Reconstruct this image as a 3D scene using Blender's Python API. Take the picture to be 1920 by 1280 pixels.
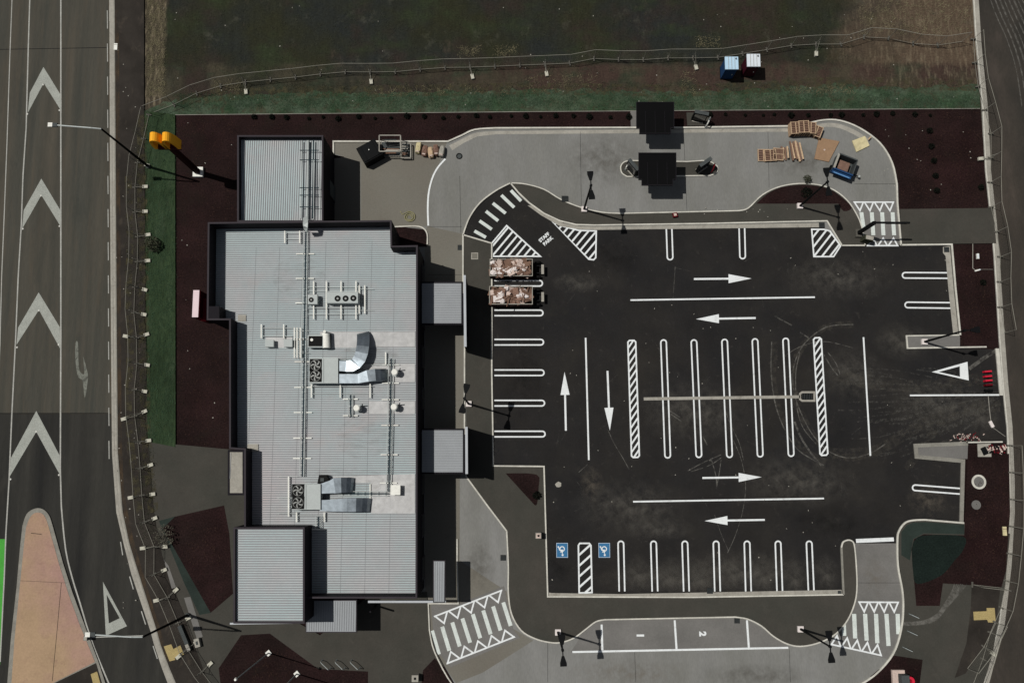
import bpy, math, random
from mathutils import Vector, Matrix
from mathutils.geometry import tessellate_polygon
random.seed(11)
R = math.radians
sc = bpy.context.scene
for o in list(bpy.data.objects): bpy.data.objects.remove(o)

# ------------------------------------------------------------------ camera
F_PX, TILT, DIST = 1650.0, R(7.5), 82.5
CAM = Vector((0, -DIST*math.sin(TILT), DIST*math.cos(TILT)))
cd = bpy.data.cameras.new('camera'); cam = bpy.data.objects.new('camera', cd)
sc.collection.objects.link(cam); cam.location = CAM; cam.rotation_euler = (TILT, 0, 0)
cd.sensor_width = 36; cd.lens = 36*F_PX/1920; cd.clip_start = 1; cd.clip_end = 3000
sc.camera = cam

# ------------------------------------------------------------------ light
SUN_DIR = Vector((-3.75, 1.1, 7.7)).normalized()
elev = math.asin(SUN_DIR.z); rot = math.atan2(SUN_DIR.x, SUN_DIR.y)
w = bpy.data.worlds.new('World'); sc.world = w; w.use_nodes = True
nt = w.node_tree; nt.nodes.clear()
sky = nt.nodes.new('ShaderNodeTexSky'); sky.sky_type = 'NISHITA'; sky.sun_disc = False
sky.sun_elevation = elev; sky.sun_rotation = rot % (2*math.pi); sky.air_density = 1.0; sky.dust_density = 0.6
bg = nt.nodes.new('ShaderNodeBackground'); bg.inputs[1].default_value = 0.05
wo = nt.nodes.new('ShaderNodeOutputWorld')
hs = nt.nodes.new('ShaderNodeHueSaturation'); hs.inputs['Saturation'].default_value = .4
nt.links.new(sky.outputs[0], hs.inputs['Color']); nt.links.new(hs.outputs[0], bg.inputs[0]); nt.links.new(bg.outputs[0], wo.inputs[0])
sd = bpy.data.lights.new('sun', 'SUN'); sd.energy = 4.6; sd.angle = R(0.5); sd.color = (1.0, 0.965, 0.915)
sun = bpy.data.objects.new('sun', sd); sc.collection.objects.link(sun)
sun.rotation_euler = SUN_DIR.to_track_quat('Z', 'Y').to_euler(); sun.location = (-30, 10, 90)
sc.view_settings.view_transform = 'Standard'; sc.view_settings.look = 'None'
sc.view_settings.exposure = -0.42; sc.view_settings.gamma = 1
sc.render.resolution_x = 1024; sc.render.resolution_y = 682
sc.cycles.max_bounces = 5; sc.cycles.transparent_max_bounces = 12

# ------------------------------------------------------------------ survey grid -> world
ct, st = math.cos(TILT), math.sin(TILT)
def G(x, y, z=0.0):
    u, v = (x-960)/F_PX, -(y-640)/F_PX
    d = Vector((u, v*ct+st, v*st-ct)); t = (z-CAM.z)/d.z
    return Vector((CAM.x+d.x*t, CAM.y+d.y*t, z))
def GP(pts, z=0.0): return [G(a, b, z) for a, b in pts]
def lin(c):
    def f(v):
        v /= 255.0
        return v/12.92 if v <= .04045 else ((v+.055)/1.055)**2.4
    return tuple(f(v) for v in c)
def smooth(pts, n=6, closed=False):
    out = []; N = len(pts); rng = range(N if closed else N-1)
    for i in rng:
        if closed: p = [pts[(i+k) % N] for k in (-1, 0, 1, 2)]
        else: p = [pts[max(i-1, 0)], pts[i], pts[i+1], pts[min(i+2, N-1)]]
        for k in range(n):
            t = k/n
            out.append(tuple(0.5*(2*p[1][a]+(p[2][a]-p[0][a])*t+(2*p[0][a]-5*p[1][a]+4*p[2][a]-p[3][a])*t*t+(3*p[1][a]-p[0][a]-3*p[2][a]+p[3][a])*t**3) for a in (0, 1)))
    if not closed: out.append(tuple(pts[-1]))
    return out

# ------------------------------------------------------------------ materials
M = {}
def mat(name, col, rough=0.85, metal=0.0, var=0.18, scale=0.6, fine=9.0, fvar=0.12, bump=0.0, stretch=(1, 1, 1), tint=None, tfac=0.5, tscale=0.25, coords='Object', spec=0.05, smudge=None):
    m = bpy.data.materials.new(name); m.use_nodes = True; M[name] = m
    n = m.node_tree.nodes; l = m.node_tree.links; b = n['Principled BSDF']
    b.inputs['Roughness'].default_value = rough; b.inputs['Metallic'].default_value = metal
    b.inputs['Specular IOR Level'].default_value = spec
    c = lin(col); b.inputs['Base Color'].default_value = (*c, 1)
    if var or fvar or tint:
        tc = n.new('ShaderNodeTexCoord'); mp = n.new('ShaderNodeMapping'); mp.inputs['Scale'].default_value = stretch
        if coords == 'World':
            g = n.new('ShaderNodeNewGeometry'); l.new(g.outputs['Position'], mp.inputs[0])
        else: l.new(tc.outputs['Object'], mp.inputs[0])
        def noise(s, det=4, rg=.6):
            x = n.new('ShaderNodeTexNoise'); x.inputs['Scale'].default_value = s; x.inputs['Detail'].default_value = det
            x.inputs['Roughness'].default_value = rg; l.new(mp.outputs[0], x.inputs['Vector']); return x
        def mr(src, lo, hi):
            x = n.new('ShaderNodeMapRange'); x.inputs[1].default_value = .3; x.inputs[2].default_value = .7
            x.inputs[3].default_value = lo; x.inputs[4].default_value = hi; l.new(src, x.inputs[0]); return x
        a = noise(scale); f = noise(fine, 3)
        m1 = mr(a.outputs['Fac'], 1-var, 1+var); m2 = mr(f.outputs['Fac'], 1-fvar, 1+fvar)
        mu = n.new('ShaderNodeMath'); mu.operation = 'MULTIPLY'; l.new(m1.outputs[0], mu.inputs[0]); l.new(m2.outputs[0], mu.inputs[1])
        vm = n.new('ShaderNodeVectorMath'); vm.operation = 'SCALE'
        if tint:
            t = noise(tscale, 5); mt = mr(t.outputs['Fac'], 0, tfac*2); mt.clamp = True
            mx = n.new('ShaderNodeMix'); mx.data_type = 'RGBA'; l.new(mt.outputs[0], mx.inputs[0])
            mx.inputs[6].default_value = (*c, 1); mx.inputs[7].default_value = (*lin(tint), 1)
            l.new(mx.outputs[2], vm.inputs[0])
        else: vm.inputs[0].default_value = c
        l.new(mu.outputs[0], vm.inputs['Scale']); out = vm.outputs[0]
        for sm_ in (smudge or ()):                     # stains and dust of their own shape
            sc_, s_st, lo, hi, fac, scol = sm_
            mp2 = n.new('ShaderNodeMapping'); mp2.inputs['Scale'].default_value = s_st; mp2.inputs['Location'].default_value = (sc_*7, sc_*3, 0)
            g2 = n.new('ShaderNodeNewGeometry'); l.new(g2.outputs['Position'], mp2.inputs[0])
            x2 = n.new('ShaderNodeTexNoise'); x2.inputs['Scale'].default_value = sc_; x2.inputs['Detail'].default_value = 7; x2.inputs['Roughness'].default_value = .68; x2.inputs['Distortion'].default_value = .4
            l.new(mp2.outputs[0], x2.inputs['Vector']); r2 = n.new('ShaderNodeMapRange'); l.new(x2.outputs['Fac'], r2.inputs[0])
            for i_, v_ in enumerate((lo, hi, 0, fac)): r2.inputs[i_+1].default_value = v_
            mx2 = n.new('ShaderNodeMix'); mx2.data_type = 'RGBA'; l.new(r2.outputs[0], mx2.inputs[0]); l.new(out, mx2.inputs[6]); mx2.inputs[7].default_value = (*lin(scol), 1); out = mx2.outputs[2]
        l.new(out, b.inputs['Base Color'])
        if bump:
            bp = n.new('ShaderNodeBump'); bp.inputs['Strength'].default_value = bump; bp.inputs['Distance'].default_value = .03
            l.new(f.outputs['Fac'], bp.inputs['Height']); l.new(bp.outputs[0], b.inputs['Normal'])
    return m
def alpha_by_noise(name, col, scale, lo, hi, mx, stretch=(1, 1, 1), radial=False):
    m = mat(name, col, var=.1, fvar=.1); n = m.node_tree.nodes; l = m.node_tree.links; b = n['Principled BSDF']
    tc = n.new('ShaderNodeTexCoord'); mp = n.new('ShaderNodeMapping'); mp.inputs['Scale'].default_value = stretch; l.new(tc.outputs['Object'], mp.inputs[0])
    x = n.new('ShaderNodeTexNoise'); x.inputs['Scale'].default_value = scale; x.inputs['Detail'].default_value = 6; x.inputs['Roughness'].default_value = .65
    l.new(mp.outputs[0], x.inputs['Vector'])
    r = n.new('ShaderNodeMapRange'); r.inputs[1].default_value = lo; r.inputs[2].default_value = hi; r.inputs[4].default_value = mx
    l.new(x.outputs['Fac'], r.inputs[0]); out = r.outputs[0]
    if radial:   # wear that thins out from the middle of the patch (a generated 0..1 frame on the patch itself)
        s = n.new('ShaderNodeVectorMath'); s.operation = 'SUBTRACT'; s.inputs[1].default_value = (.5, .5, .5); l.new(tc.outputs['Generated'], s.inputs[0])
        sp = n.new('ShaderNodeSeparateXYZ'); l.new(s.outputs[0], sp.inputs[0])
        cb = n.new('ShaderNodeCombineXYZ'); l.new(sp.outputs[0], cb.inputs[0]); l.new(sp.outputs[1], cb.inputs[1])
        le = n.new('ShaderNodeVectorMath'); le.operation = 'LENGTH'; l.new(cb.outputs[0], le.inputs[0])
        rr = n.new('ShaderNodeMapRange'); rr.inputs[1].default_value = .05; rr.inputs[2].default_value = .48; rr.inputs[3].default_value = 1; rr.inputs[4].default_value = 0
        l.new(le.outputs['Value'], rr.inputs[0]); mu = n.new('ShaderNodeMath'); mu.operation = 'MULTIPLY'; l.new(out, mu.inputs[0]); l.new(rr.outputs[0], mu.inputs[1]); out = mu.outputs[0]
    l.new(out, b.inputs['Alpha']); return m

mat('earth', (44, 42, 37), var=.35, scale=.08, fvar=.2, tint=(58, 50, 40), coords='World')
mat('asphalt_old', (64, 65, 60), var=.13, scale=.5, fine=12, fvar=.12, stretch=(2.5, .12, 1), tint=(74, 70, 62), tfac=.5, tscale=.25, coords='World', smudge=((.9, (1.6, .12, 1), .52, .8, .5, (84, 74, 62)), (.35, (1, .5, 1), .55, .75, .35, (44, 48, 46))))
mat('asphalt_mid', (39, 39, 38), var=.14, scale=.4, fine=12, fvar=.12, stretch=(2, .15, 1), tint=(56, 55, 51), tfac=.5, tscale=.25, coords='World', smudge=((.5, (1, .4, 1), .56, .8, .4, (66, 64, 60)),))
mat('asphalt_new', (33, 33, 34), var=.12, scale=.35, fine=14, fvar=.16, tint=(42, 40, 38), tfac=.5, tscale=.12, coords='World', bump=.2, smudge=((1.4, (1, 1, 1), .60, .80, .35, (86, 82, 76)), (.22, (1, 1, 1), .52, .72, .40, (50, 48, 44)), (.6, (1, .35, 1), .6, .8, .35, (22, 22, 24)), (6, (1, 1, 1), .68, .8, .5, (96, 94, 88))))
mat('asphalt_east', (47, 46, 43), var=.12, scale=.3, fine=10, fvar=.1, stretch=(1, .3, 1), tint=(66, 60, 54), tfac=.5, tscale=.15, coords='World', smudge=((.5, (1, .3, 1), .52, .8, .4, (92, 82, 76)),))
mat('path', (60, 60, 55), var=.08, scale=.5, fine=9, fvar=.09, tint=(68, 65, 60), tfac=.5, tscale=.18, coords='World', smudge=((.7, (1, 1, 1), .58, .8, .4, (84, 80, 74)), (.9, (1, .5, 1), .6, .8, .35, (38, 38, 36))))
mat('path_street', (40, 37, 34), var=.14, scale=.5, fine=9, fvar=.1, tint=(54, 50, 46), tfac=.5, tscale=.3, coords='World', smudge=((1.1, (1, .6, 1), .56, .78, .45, (88, 80, 70)),))
mat('concrete_lane', (125, 125, 123), var=.07, scale=.5, fine=8, fvar=.07, stretch=(1.2, .35, 1), tint=(110, 110, 105), tfac=.5, tscale=.16, coords='World', smudge=((1.0, (1, .6, 1), .6, .8, .35, (88, 86, 82)), (4, (1, 1, 1), .68, .8, .5, (150, 150, 146))))
mat('concrete_yard', (114, 112, 104), var=.07, scale=.4, fine=8, fvar=.07, tint=(102, 98, 90), tfac=.5, tscale=.2, coords='World', smudge=((.9, (1, 1, 1), .6, .8, .4, (82, 78, 70)),))
mat('concrete_dark', (98, 97, 94), var=.08, scale=.5, fine=8, fvar=.07, tint=(118, 116, 113), tfac=.4, tscale=.2, coords='World')
mat('kerb', (188, 186, 176), var=.16, scale=1.1, fine=7, fvar=.12, coords='World')
mat('kerb_grey', (128, 126, 118), var=.16, scale=1.1, fine=7, fvar=.12, coords='World')
mat('gutter', (150, 147, 138), var=.13, scale=.9, fine=7, fvar=.10, coords='World', smudge=((1.5, (1, 1, 1), .55, .72, .5, (104, 98, 88)),))
mat('paint', (216, 220, 220), var=.05, scale=1.2, fine=11, fvar=.08, coords='World', rough=.6, smudge=((2.2, (1, 1, 1), .54, .72, .45, (150, 150, 148)), (9, (1, 1, 1), .66, .74, .6, (90, 90, 90))))
mat('paint_bar', (198, 205, 200), var=.07, scale=1.2, fine=11, fvar=.1, coords='World', rough=.6, smudge=((2.2, (1, 1, 1), .54, .72, .4, (140, 140, 138)), (9, (1, 1, 1), .66, .74, .6, (110, 110, 110))))
mat('paint_worn', (150, 153, 146), var=.10, scale=1.5, fine=10, fvar=.22, coords='World')
mat('paint_faded', (112, 114, 106), var=.15, scale=1.5, fine=9, fvar=.25, coords='World', smudge=((1.5, (1, 1, 1), .48, .62, .8, (68, 68, 63)),))
mat('paint_line_worn', (158, 158, 152), var=.15, scale=.8, fine=9, fvar=.2, coords='World')
mat('paint_blue', (58, 108, 148), var=.08, fvar=.12)
mat('paint_green', (72, 150, 62), var=.1, fvar=.12, coords='World')
mat('mulch', (29, 21, 20), var=.28, scale=.35, fine=7, fvar=.45, tint=(38, 24, 24), tfac=.5, tscale=.2, coords='World', bump=.5, smudge=((3.5, (1, 1, 1), .60, .74, .55, (62, 46, 40)), (.3, (1, 1, 1), .54, .72, .5, (30, 27, 22))))
mat('mulch_green', (24, 32, 29), var=.2, scale=.4, fine=7, fvar=.3, coords='World')
mat('grass', (40, 58, 38), var=.35, scale=.8, fine=5, fvar=.4, tint=(62, 74, 60), tfac=.6, tscale=.5, coords='World', bump=.5, smudge=((.5, (.5, 1, 1), .50, .70, .7, (78, 84, 68)), (1.2, (1, 1, 1), .52, .66, .8, (60, 54, 42)), (.7, (1, .6, 1), .56, .75, .5, (30, 46, 34))))
mat('grass_verge', (36, 48, 32), var=.3, scale=.5, fine=5, fvar=.3, stretch=(1.5, .3, 1), tint=(46, 60, 40), tfac=.7, tscale=.3, coords='World', bump=.5, smudge=((.6, (1.6, .35, 1), .52, .74, .55, (72, 84, 66)), (1.1, (1.5, .5, 1), .6, .78, .6, (50, 46, 34))))
mat('grass_blade', (58, 78, 58), var=.3, fvar=.2, rough=.9)
mat('straw', (118, 112, 88), var=.3, fvar=.2, rough=.9)
mat('pink', (152, 120, 114), var=.08, scale=.35, fine=6, fvar=.08, tint=(158, 134, 108), tfac=.7, tscale=.12, coords='World', smudge=((1.3, (1, 1, 1), .56, .76, .5, (120, 92, 84)), (3, (1, 1, 1), .66, .78, .5, (190, 168, 150))))
mat('tactile', (158, 142, 98), var=.1, fine=14, fvar=.25, coords='World')
mat('wall_dark', (30, 28, 32), var=.08, fvar=.05, rough=.7)
mat('cap_metal', (56, 52, 56), var=.08, fvar=.06, rough=.6)
mat('cap_light', (168, 172, 176), var=.06, fvar=.06, rough=.5, metal=.1)
mat('roof_metal', (178, 173, 174), var=.05, scale=.3, fine=3, fvar=.04, rough=.6, metal=.0, tint=(163, 177, 178), tfac=.8, tscale=.13, coords='World', smudge=((.8, (.3, 1.5, 1), .6, .8, .3, (140, 138, 132)), (.25, (.6, 1, 1), .55, .75, .5, (190, 168, 164))))
mat('canopy_metal', (146, 150, 153), var=.05, fvar=.05, rough=.6)
mat('canopy_rib', (134, 137, 140), var=.05, fvar=.05, rough=.6)
mat('roof_rib', (144, 145, 147), var=.05, fvar=.05, rough=.6)
mat('roof_patch', (178, 178, 177), var=.08, scale=1.2, fine=2.5, fvar=.1, rough=.6, coords='World', smudge=((1.2, (1, 1, 1), .56, .74, .5, (140, 138, 134)), (1.6, (.4, 1.6, 1), .6, .72, .5, (205, 205, 204))))
mat('galv', (168, 174, 172), var=.08, scale=3, fvar=.08, rough=.5, metal=.1)
mat('duct', (116, 124, 130), var=.25, scale=1.6, fine=6, fvar=.08, rough=.3, metal=.8)
mat('unit', (170, 176, 174), var=.05, fvar=.05, rough=.5)
mat('black_metal', (18, 19, 20), var=.05, fvar=.05, rough=.6)
mat('fan_black', (20, 20, 20), var=.1, fvar=.1, rough=.6)
mat('fan_grey', (112, 114, 112), var=.1, fvar=.1, rough=.4, metal=.3)
mat('pipe_dark', (38, 52, 58), var=.1, fvar=.1)
mat('white_plastic', (222, 222, 214), var=.08, scale=3, fvar=.08, rough=.6)
mat('fence_metal', (134, 132, 122), var=.2, fvar=.1, rough=.6)
mat('fence_wire', (84, 82, 74), var=.1, fvar=.1)
mat('foot_grey', (84, 82, 76), var=.2, fvar=.15)
mat('weight_white', (176, 174, 160), var=.15, fvar=.15)
mat('red_panel', (96, 24, 32), var=.1, fvar=.08)
mat('sign_white', (220, 200, 204), var=.04, fvar=.04)
mat('glass_dark', (22, 26, 32), var=0, fvar=.05, rough=.15, spec=.5)
mat('canopy_black', (11, 11, 12), var=.06, fvar=.08, rough=.7)
mat('yellow', (232, 164, 44), var=.05, fvar=.05, rough=.45)
mat('red_dark', (92, 20, 28), var=.1, fvar=.08, rough=.5)
mat('red', (190, 40, 60), var=.1, fvar=.08, rough=.5)
mat('blue_plastic', (34, 62, 98), var=.1, fvar=.08, rough=.5)
mat('blue_light', (96, 140, 184), var=.1, fvar=.08, rough=.5)
mat('loo_white', (206, 214, 220), var=.05, fvar=.05, rough=.5)
mat('loo_blue_roof', (176, 205, 224), var=.05, fvar=.05, rough=.5)
mat('maroon', (60, 20, 31), var=.1, fvar=.08, rough=.5)
mat('wood', (116, 92, 78), var=.18, scale=4, fvar=.2, stretch=(1, 4, 1))
mat('wood_pale', (182, 158, 130), var=.15, scale=4, fvar=.2)
mat('ply_brown', (142, 116, 92), var=.07, scale=2, fvar=.08)
mat('ply_pale', (190, 180, 142), var=.12, scale=2, fine=5, fvar=.12)
mat('cardboard', (118, 94, 82), var=.2, scale=2, fvar=.15)
mat('cardboard_pale', (188, 170, 160), var=.12, scale=2, fvar=.12)
mat('rust_dark', (52, 28, 26), var=.2, fvar=.2)
mat('steel_box', (70, 74, 74), var=.15, fvar=.12, rough=.6)
mat('bag_white', (214, 206, 202), var=.08, fvar=.08)
mat('path_dark_green', (42, 50, 46), var=.2, fvar=.1, coords='World')  # darker, greener tone of the footpath paving
mat('chip', (50, 36, 31), var=.35, fvar=.3)
mat('leaf_grey', (84, 82, 72), var=.2, fvar=.2)
mat('leaf_dark', (17, 19, 15), var=.3, scale=5, fvar=.2, rough=.9)
mat('leaf_mid', (60, 62, 50), var=.3, scale=5, fvar=.2, rough=.9)
mat('bark', (84, 74, 64), var=.2, fvar=.2)
mat('rubber', (20, 20, 20), var=.1, fvar=.1)
mat('hose', (150, 146, 100), var=.1, fvar=.1)
alpha_by_noise('skid', (120, 118, 112), 2.2, .36, .66, .62)
alpha_by_noise('sweep', (92, 88, 80), 1.8, .42, .75, .36)
alpha_by_noise('roof_stain', (122, 118, 112), 1.4, .46, .74, .2, stretch=(.5, 1.6, 1))
alpha_by_noise('weed', (74, 70, 52), 1.6, .46, .64, .75)
alpha_by_noise('skid_fine', (116, 114, 108), 3.5, .46, .72, .27)
alpha_by_noise('dust', (120, 112, 100), 1.3, .40, .75, .45, radial=True)
alpha_by_noise('dust_soft', (96, 93, 87), 1.1, .36, .70, .55, radial=True)
alpha_by_noise('dirt_edge', (92, 76, 58), 1.6, .42, .72, .55, stretch=(1, .3, 1))
alpha_by_noise('tar', (26, 26, 26), .9, .35, .7, .5, radial=True)
# the field: turf, bare soil and dry grass patches laid out over the ground itself
def field_material():
    m = bpy.data.materials.new('field'); m.use_nodes = True; M['field'] = m
    n = m.node_tree.nodes; l = m.node_tree.links; b = n['Principled BSDF']; b.inputs['Roughness'].default_value = .95; b.inputs['Specular IOR Level'].default_value = .15
    g = n.new('ShaderNodeNewGeometry'); sp = n.new('ShaderNodeSeparateXYZ'); l.new(g.outputs['Position'], sp.inputs[0])
    def noise(s, det=5, st=(1, 1, 1), rg=.6):
        mp = n.new('ShaderNodeMapping'); mp.inputs['Scale'].default_value = st; l.new(g.outputs['Position'], mp.inputs[0])
        x = n.new('ShaderNodeTexNoise'); x.inputs['Scale'].default_value = s; x.inputs['Detail'].default_value = det; x.inputs['Roughness'].default_value = rg
        l.new(mp.outputs[0], x.inputs['Vector']); return x.outputs['Fac']
    def mr(s, a, bb, c=0, d=1):
        x = n.new('ShaderNodeMapRange'); l.new(s, x.inputs[0])
        for i, v in enumerate((a, bb, c, d)): x.inputs[i+1].default_value = v
        return x.outputs[0]
    def mth(op, a, bb):
        x = n.new('ShaderNodeMath'); x.operation = op
        for i, v in enumerate((a, bb)):
            if isinstance(v, (int, float)): x.inputs[i].default_value = v
            else: l.new(v, x.inputs[i])
        return x.outputs[0]
    def mix(f, a, bb):
        x = n.new('ShaderNodeMix'); x.data_type = 'RGBA'; l.new(f, x.inputs[0])
        for i, v in ((6, a), (7, bb)):
            if isinstance(v, tuple): x.inputs[i].default_value = (*lin(v), 1)
            else: l.new(v, x.inputs[i])
        return x.outputs[2]
    wob = mth('MULTIPLY', mth('SUBTRACT', noise(.22, 7), .5), 16.0)
    wob2 = mth('MULTIPLY', mth('SUBTRACT', noise(.5), .5), 3.0)
    X, Y = sp.outputs[0], sp.outputs[1]
    c = mix(mr(noise(.10), .42, .60), (39, 40, 27), (34, 37, 35))
    c = mix(mr(noise(.14, 6), .50, .66), c, (46, 38, 34))
    c = mix(mr(noise(.3, 6, (.6, 1, 1)), .52, .68, 0, .8), c, (42, 50, 32))
    east = mr(mth('ADD', X, wob), 31, 38)                     # bare soil on the east side of the field
    c = mix(east, c, (78, 66, 54))
    inner = mr(mth('ADD', Y, mth('MULTIPLY', wob2, .4)), 27.6, 27.0)               # strip between the fence and the turf
    xin = mr(mth('ADD', X, wob), -14, 3, .1, 1)
    c = mix(mth('MULTIPLY', inner, xin), c, (58, 46, 40))
    c = mix(mth('MULTIPLY', inner, mr(noise(.3, 7, st=(1, .5, 1)), .46, .62, 0, .85)), c, (62, 58, 46))
    c = mix(mth('MULTIPLY', inner, mr(noise(.5, 7, st=(.6, 1, 1)), .52, .64, 0, .8)), c, (44, 50, 38))
    west = mr(mth('ADD', X, mth('MULTIPLY', wob2, .35)), -33.9, -34.3)
    c = mix(west, c, (62, 56, 46))
    c = mix(mth('MULTIPLY', mr(noise(2.2, 6, (1.6, .35, 1)), .5, .66, 0, .8), mth('MAXIMUM', west, mth('MULTIPLY', east, .45))), c, (122, 112, 92))
    c = mix(mr(noise(.45, 6, (1, 1, 1), .7), .58, .74, 0, .55), c, (72, 72, 62))
    c = mix(mr(noise(.25, 7, (1, .5, 1), .72), .60, .70, 0, .6), c, (70, 62, 52))
    k = mth('MULTIPLY', mr(noise(6, 3), .3, .7, .72, 1.28), mr(noise(1.1, 4, (2, .5, 1)), .3, .7, .85, 1.15))
    v = n.new('ShaderNodeVectorMath'); v.operation = 'SCALE'; l.new(c, v.inputs[0]); l.new(k, v.inputs['Scale']); l.new(v.outputs[0], b.inputs['Base Color'])
field_material()

# ------------------------------------------------------------------ mesh helpers
def wloc(o):
    v = Vector((0, 0, 0))
    while o: v += o.location; o = o.parent
    return v
class MB:
    def __init__(s): s.v = []; s.f = []
    def add(s, vs, fs):
        k = len(s.v); s.v += [Vector(a) for a in vs]; s.f += [tuple(i+k for i in f) for f in fs]; return s
    def box(s, c, d, rz=0, rx=0, ry=0):
        m = Matrix.Rotation(rz, 3, 'Z') @ Matrix.Rotation(ry, 3, 'Y') @ Matrix.Rotation(rx, 3, 'X')
        vs = [Vector(c)+m @ Vector((sx*d[0]/2, sy*d[1]/2, sz*d[2]/2)) for sx in (-1, 1) for sy in (-1, 1) for sz in (-1, 1)]
        return s.add(vs, [(0, 1, 3, 2), (4, 6, 7, 5), (0, 4, 5, 1), (2, 3, 7, 6), (0, 2, 6, 4), (1, 5, 7, 3)])
    def quadprism(s, p, z0, z1): return s.prism(p, z0, z1)
    def prism(s, pts, z0, z1):
        n = len(pts); P = [(p[0], p[1]) for p in pts]
        a = sum(P[i][0]*P[(i+1) % n][1]-P[(i+1) % n][0]*P[i][1] for i in range(n))
        if a < 0: P.reverse()
        tr = tessellate_polygon([[Vector((x, y, 0)) for x, y in P]])
        vs = [(x, y, z1) for x, y in P]+[(x, y, z0) for x, y in P]; fs = []
        for t in tr:
            A, B, C_ = (Vector(P[i]) for i in t)
            cr = (B-A).x*(C_-A).y-(B-A).y*(C_-A).x
            t = tuple(t) if cr > 0 else tuple(reversed(t))
            fs.append(t); fs.append(tuple(i+n for i in reversed(t)))
        for i in range(n): j = (i+1) % n; fs.append((i+n, j+n, j, i))
        return s.add(vs, fs)
    def sheet(s, pts, z):
        n = len(pts); P = [(p[0], p[1]) for p in pts]
        tr = tessellate_polygon([[Vector((x, y, 0)) for x, y in P]]); fs = []
        for t in tr:
            A, B, C_ = (Vector(P[i]) for i in t)
            cr = (B-A).x*(C_-A).y-(B-A).y*(C_-A).x
            fs.append(tuple(t) if cr > 0 else tuple(reversed(t)))
        return s.add([(x, y, z) for x, y in P], fs)
    def stroke(s, path, wl, wr, z0, z1, closed=False):
        # solid strip along a path: wl to the left, wr to the right; z0=None makes a flat sheet
        P = [Vector((p[0], p[1])) for p in path]; n = len(P); L = []; Rr = []
        for i in range(n):
            if closed: a, b, c = P[i-1], P[i], P[(i+1) % n]
            else: a, b, c = P[max(i-1, 0)], P[i], P[min(i+1, n-1)]
            d1 = (b-a) if (b-a).length > 1e-6 else (c-b); d2 = (c-b) if (c-b).length > 1e-6 else (b-a)
            d1 = d1.normalized(); d2 = d2.normalized()
            n1 = Vector((-d1.y, d1.x)); n2 = Vector((-d2.y, d2.x)); m = (n1+n2)
            m = m.normalized() if m.length > 1e-6 else n1
            k = 1/max(.35, m.dot(n1)); L.append(b+m*wl*k); Rr.append(b-m*wr*k)
        segs = n if closed else n-1
        if z0 is None:
            vs = [(p.x, p.y, z1) for p in L]+[(p.x, p.y, z1) for p in Rr]
            return s.add(vs, [(i, i+n, (i+1) % n+n, (i+1) % n) for i in range(segs)])
        vs = [(p.x, p.y, z1) for p in L]+[(p.x, p.y, z1) for p in Rr]+[(p.x, p.y, z0) for p in L]+[(p.x, p.y, z0) for p in Rr]
        fs = []
        for i in range(segs):
            j = (i+1) % n
            fs += [(i, i+n, j+n, j), (i+2*n, j+2*n, j+3*n, i+3*n), (i, j, j+2*n, i+2*n), (i+n, i+3*n, j+3*n, j+n)]
        if not closed: fs += [(0, 2*n, 3*n, n), (n-1, 2*n-1, 4*n-1, 3*n-1)]
        return s.add(vs, fs)
    def tube(s, a, b, r, n=8, r2=None):
        a = Vector(a); b = Vector(b); d = (b-a).normalized(); r2 = r if r2 is None else r2
        u = d.cross(Vector((0, 0, 1))); u = u.normalized() if u.length > 1e-4 else Vector((1, 0, 0)); v = d.cross(u)
        vs = [a+(u*math.cos(t)+v*math.sin(t))*r for t in [2*math.pi*i/n for i in range(n)]]
        vs += [b+(u*math.cos(t)+v*math.sin(t))*r2 for t in [2*math.pi*i/n for i in range(n)]]
        fs = [(i, (i+1) % n, (i+1) % n+n, i+n) for i in range(n)]+[tuple(range(n-1, -1, -1)), tuple(range(n, 2*n))]
        return s.add(vs, fs)
    def cyl(s, x, y, z0, z1, r, n=20, r2=None): return s.tube((x, y, z0), (x, y, z1), r, n, r2)
    def ring(s, x, y, z0, z1, r0, r1, n=24):
        vs = []
        for r, z in ((r1, z1), (r0, z1), (r0, z0), (r1, z0)):
            vs += [(x+r*math.cos(2*math.pi*i/n), y+r*math.sin(2*math.pi*i/n), z) for i in range(n)]
        fs = [(k*n+i, k*n+(i+1) % n, ((k+1) % 4)*n+(i+1) % n, ((k+1) % 4)*n+i) for k in range(4) for i in range(n)]
        return s.add(vs, fs)
    def pipe(s, pts, r, n=6):
        for a, b in zip(pts, pts[1:]): s.tube(a, b, r, n)
        return s
    def bar(s, a, b, w_, h_):
        a = Vector(a); b = Vector(b); d = b-a; L = d.length; d.normalize()
        side = Vector((-d.y, d.x, 0)); side = side.normalized() if side.length > 1e-5 else Vector((1, 0, 0)); up = d.cross(side)*-1
        vs = [p+side*sx*w_/2+up*sz*h_/2 for p in (a, b) for sx in (-1, 1) for sz in (-1, 1)]
        return s.add(vs, [(0, 1, 3, 2), (4, 6, 7, 5), (0, 4, 5, 1), (2, 3, 7, 6), (0, 2, 6, 4), (1, 5, 7, 3)])
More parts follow.
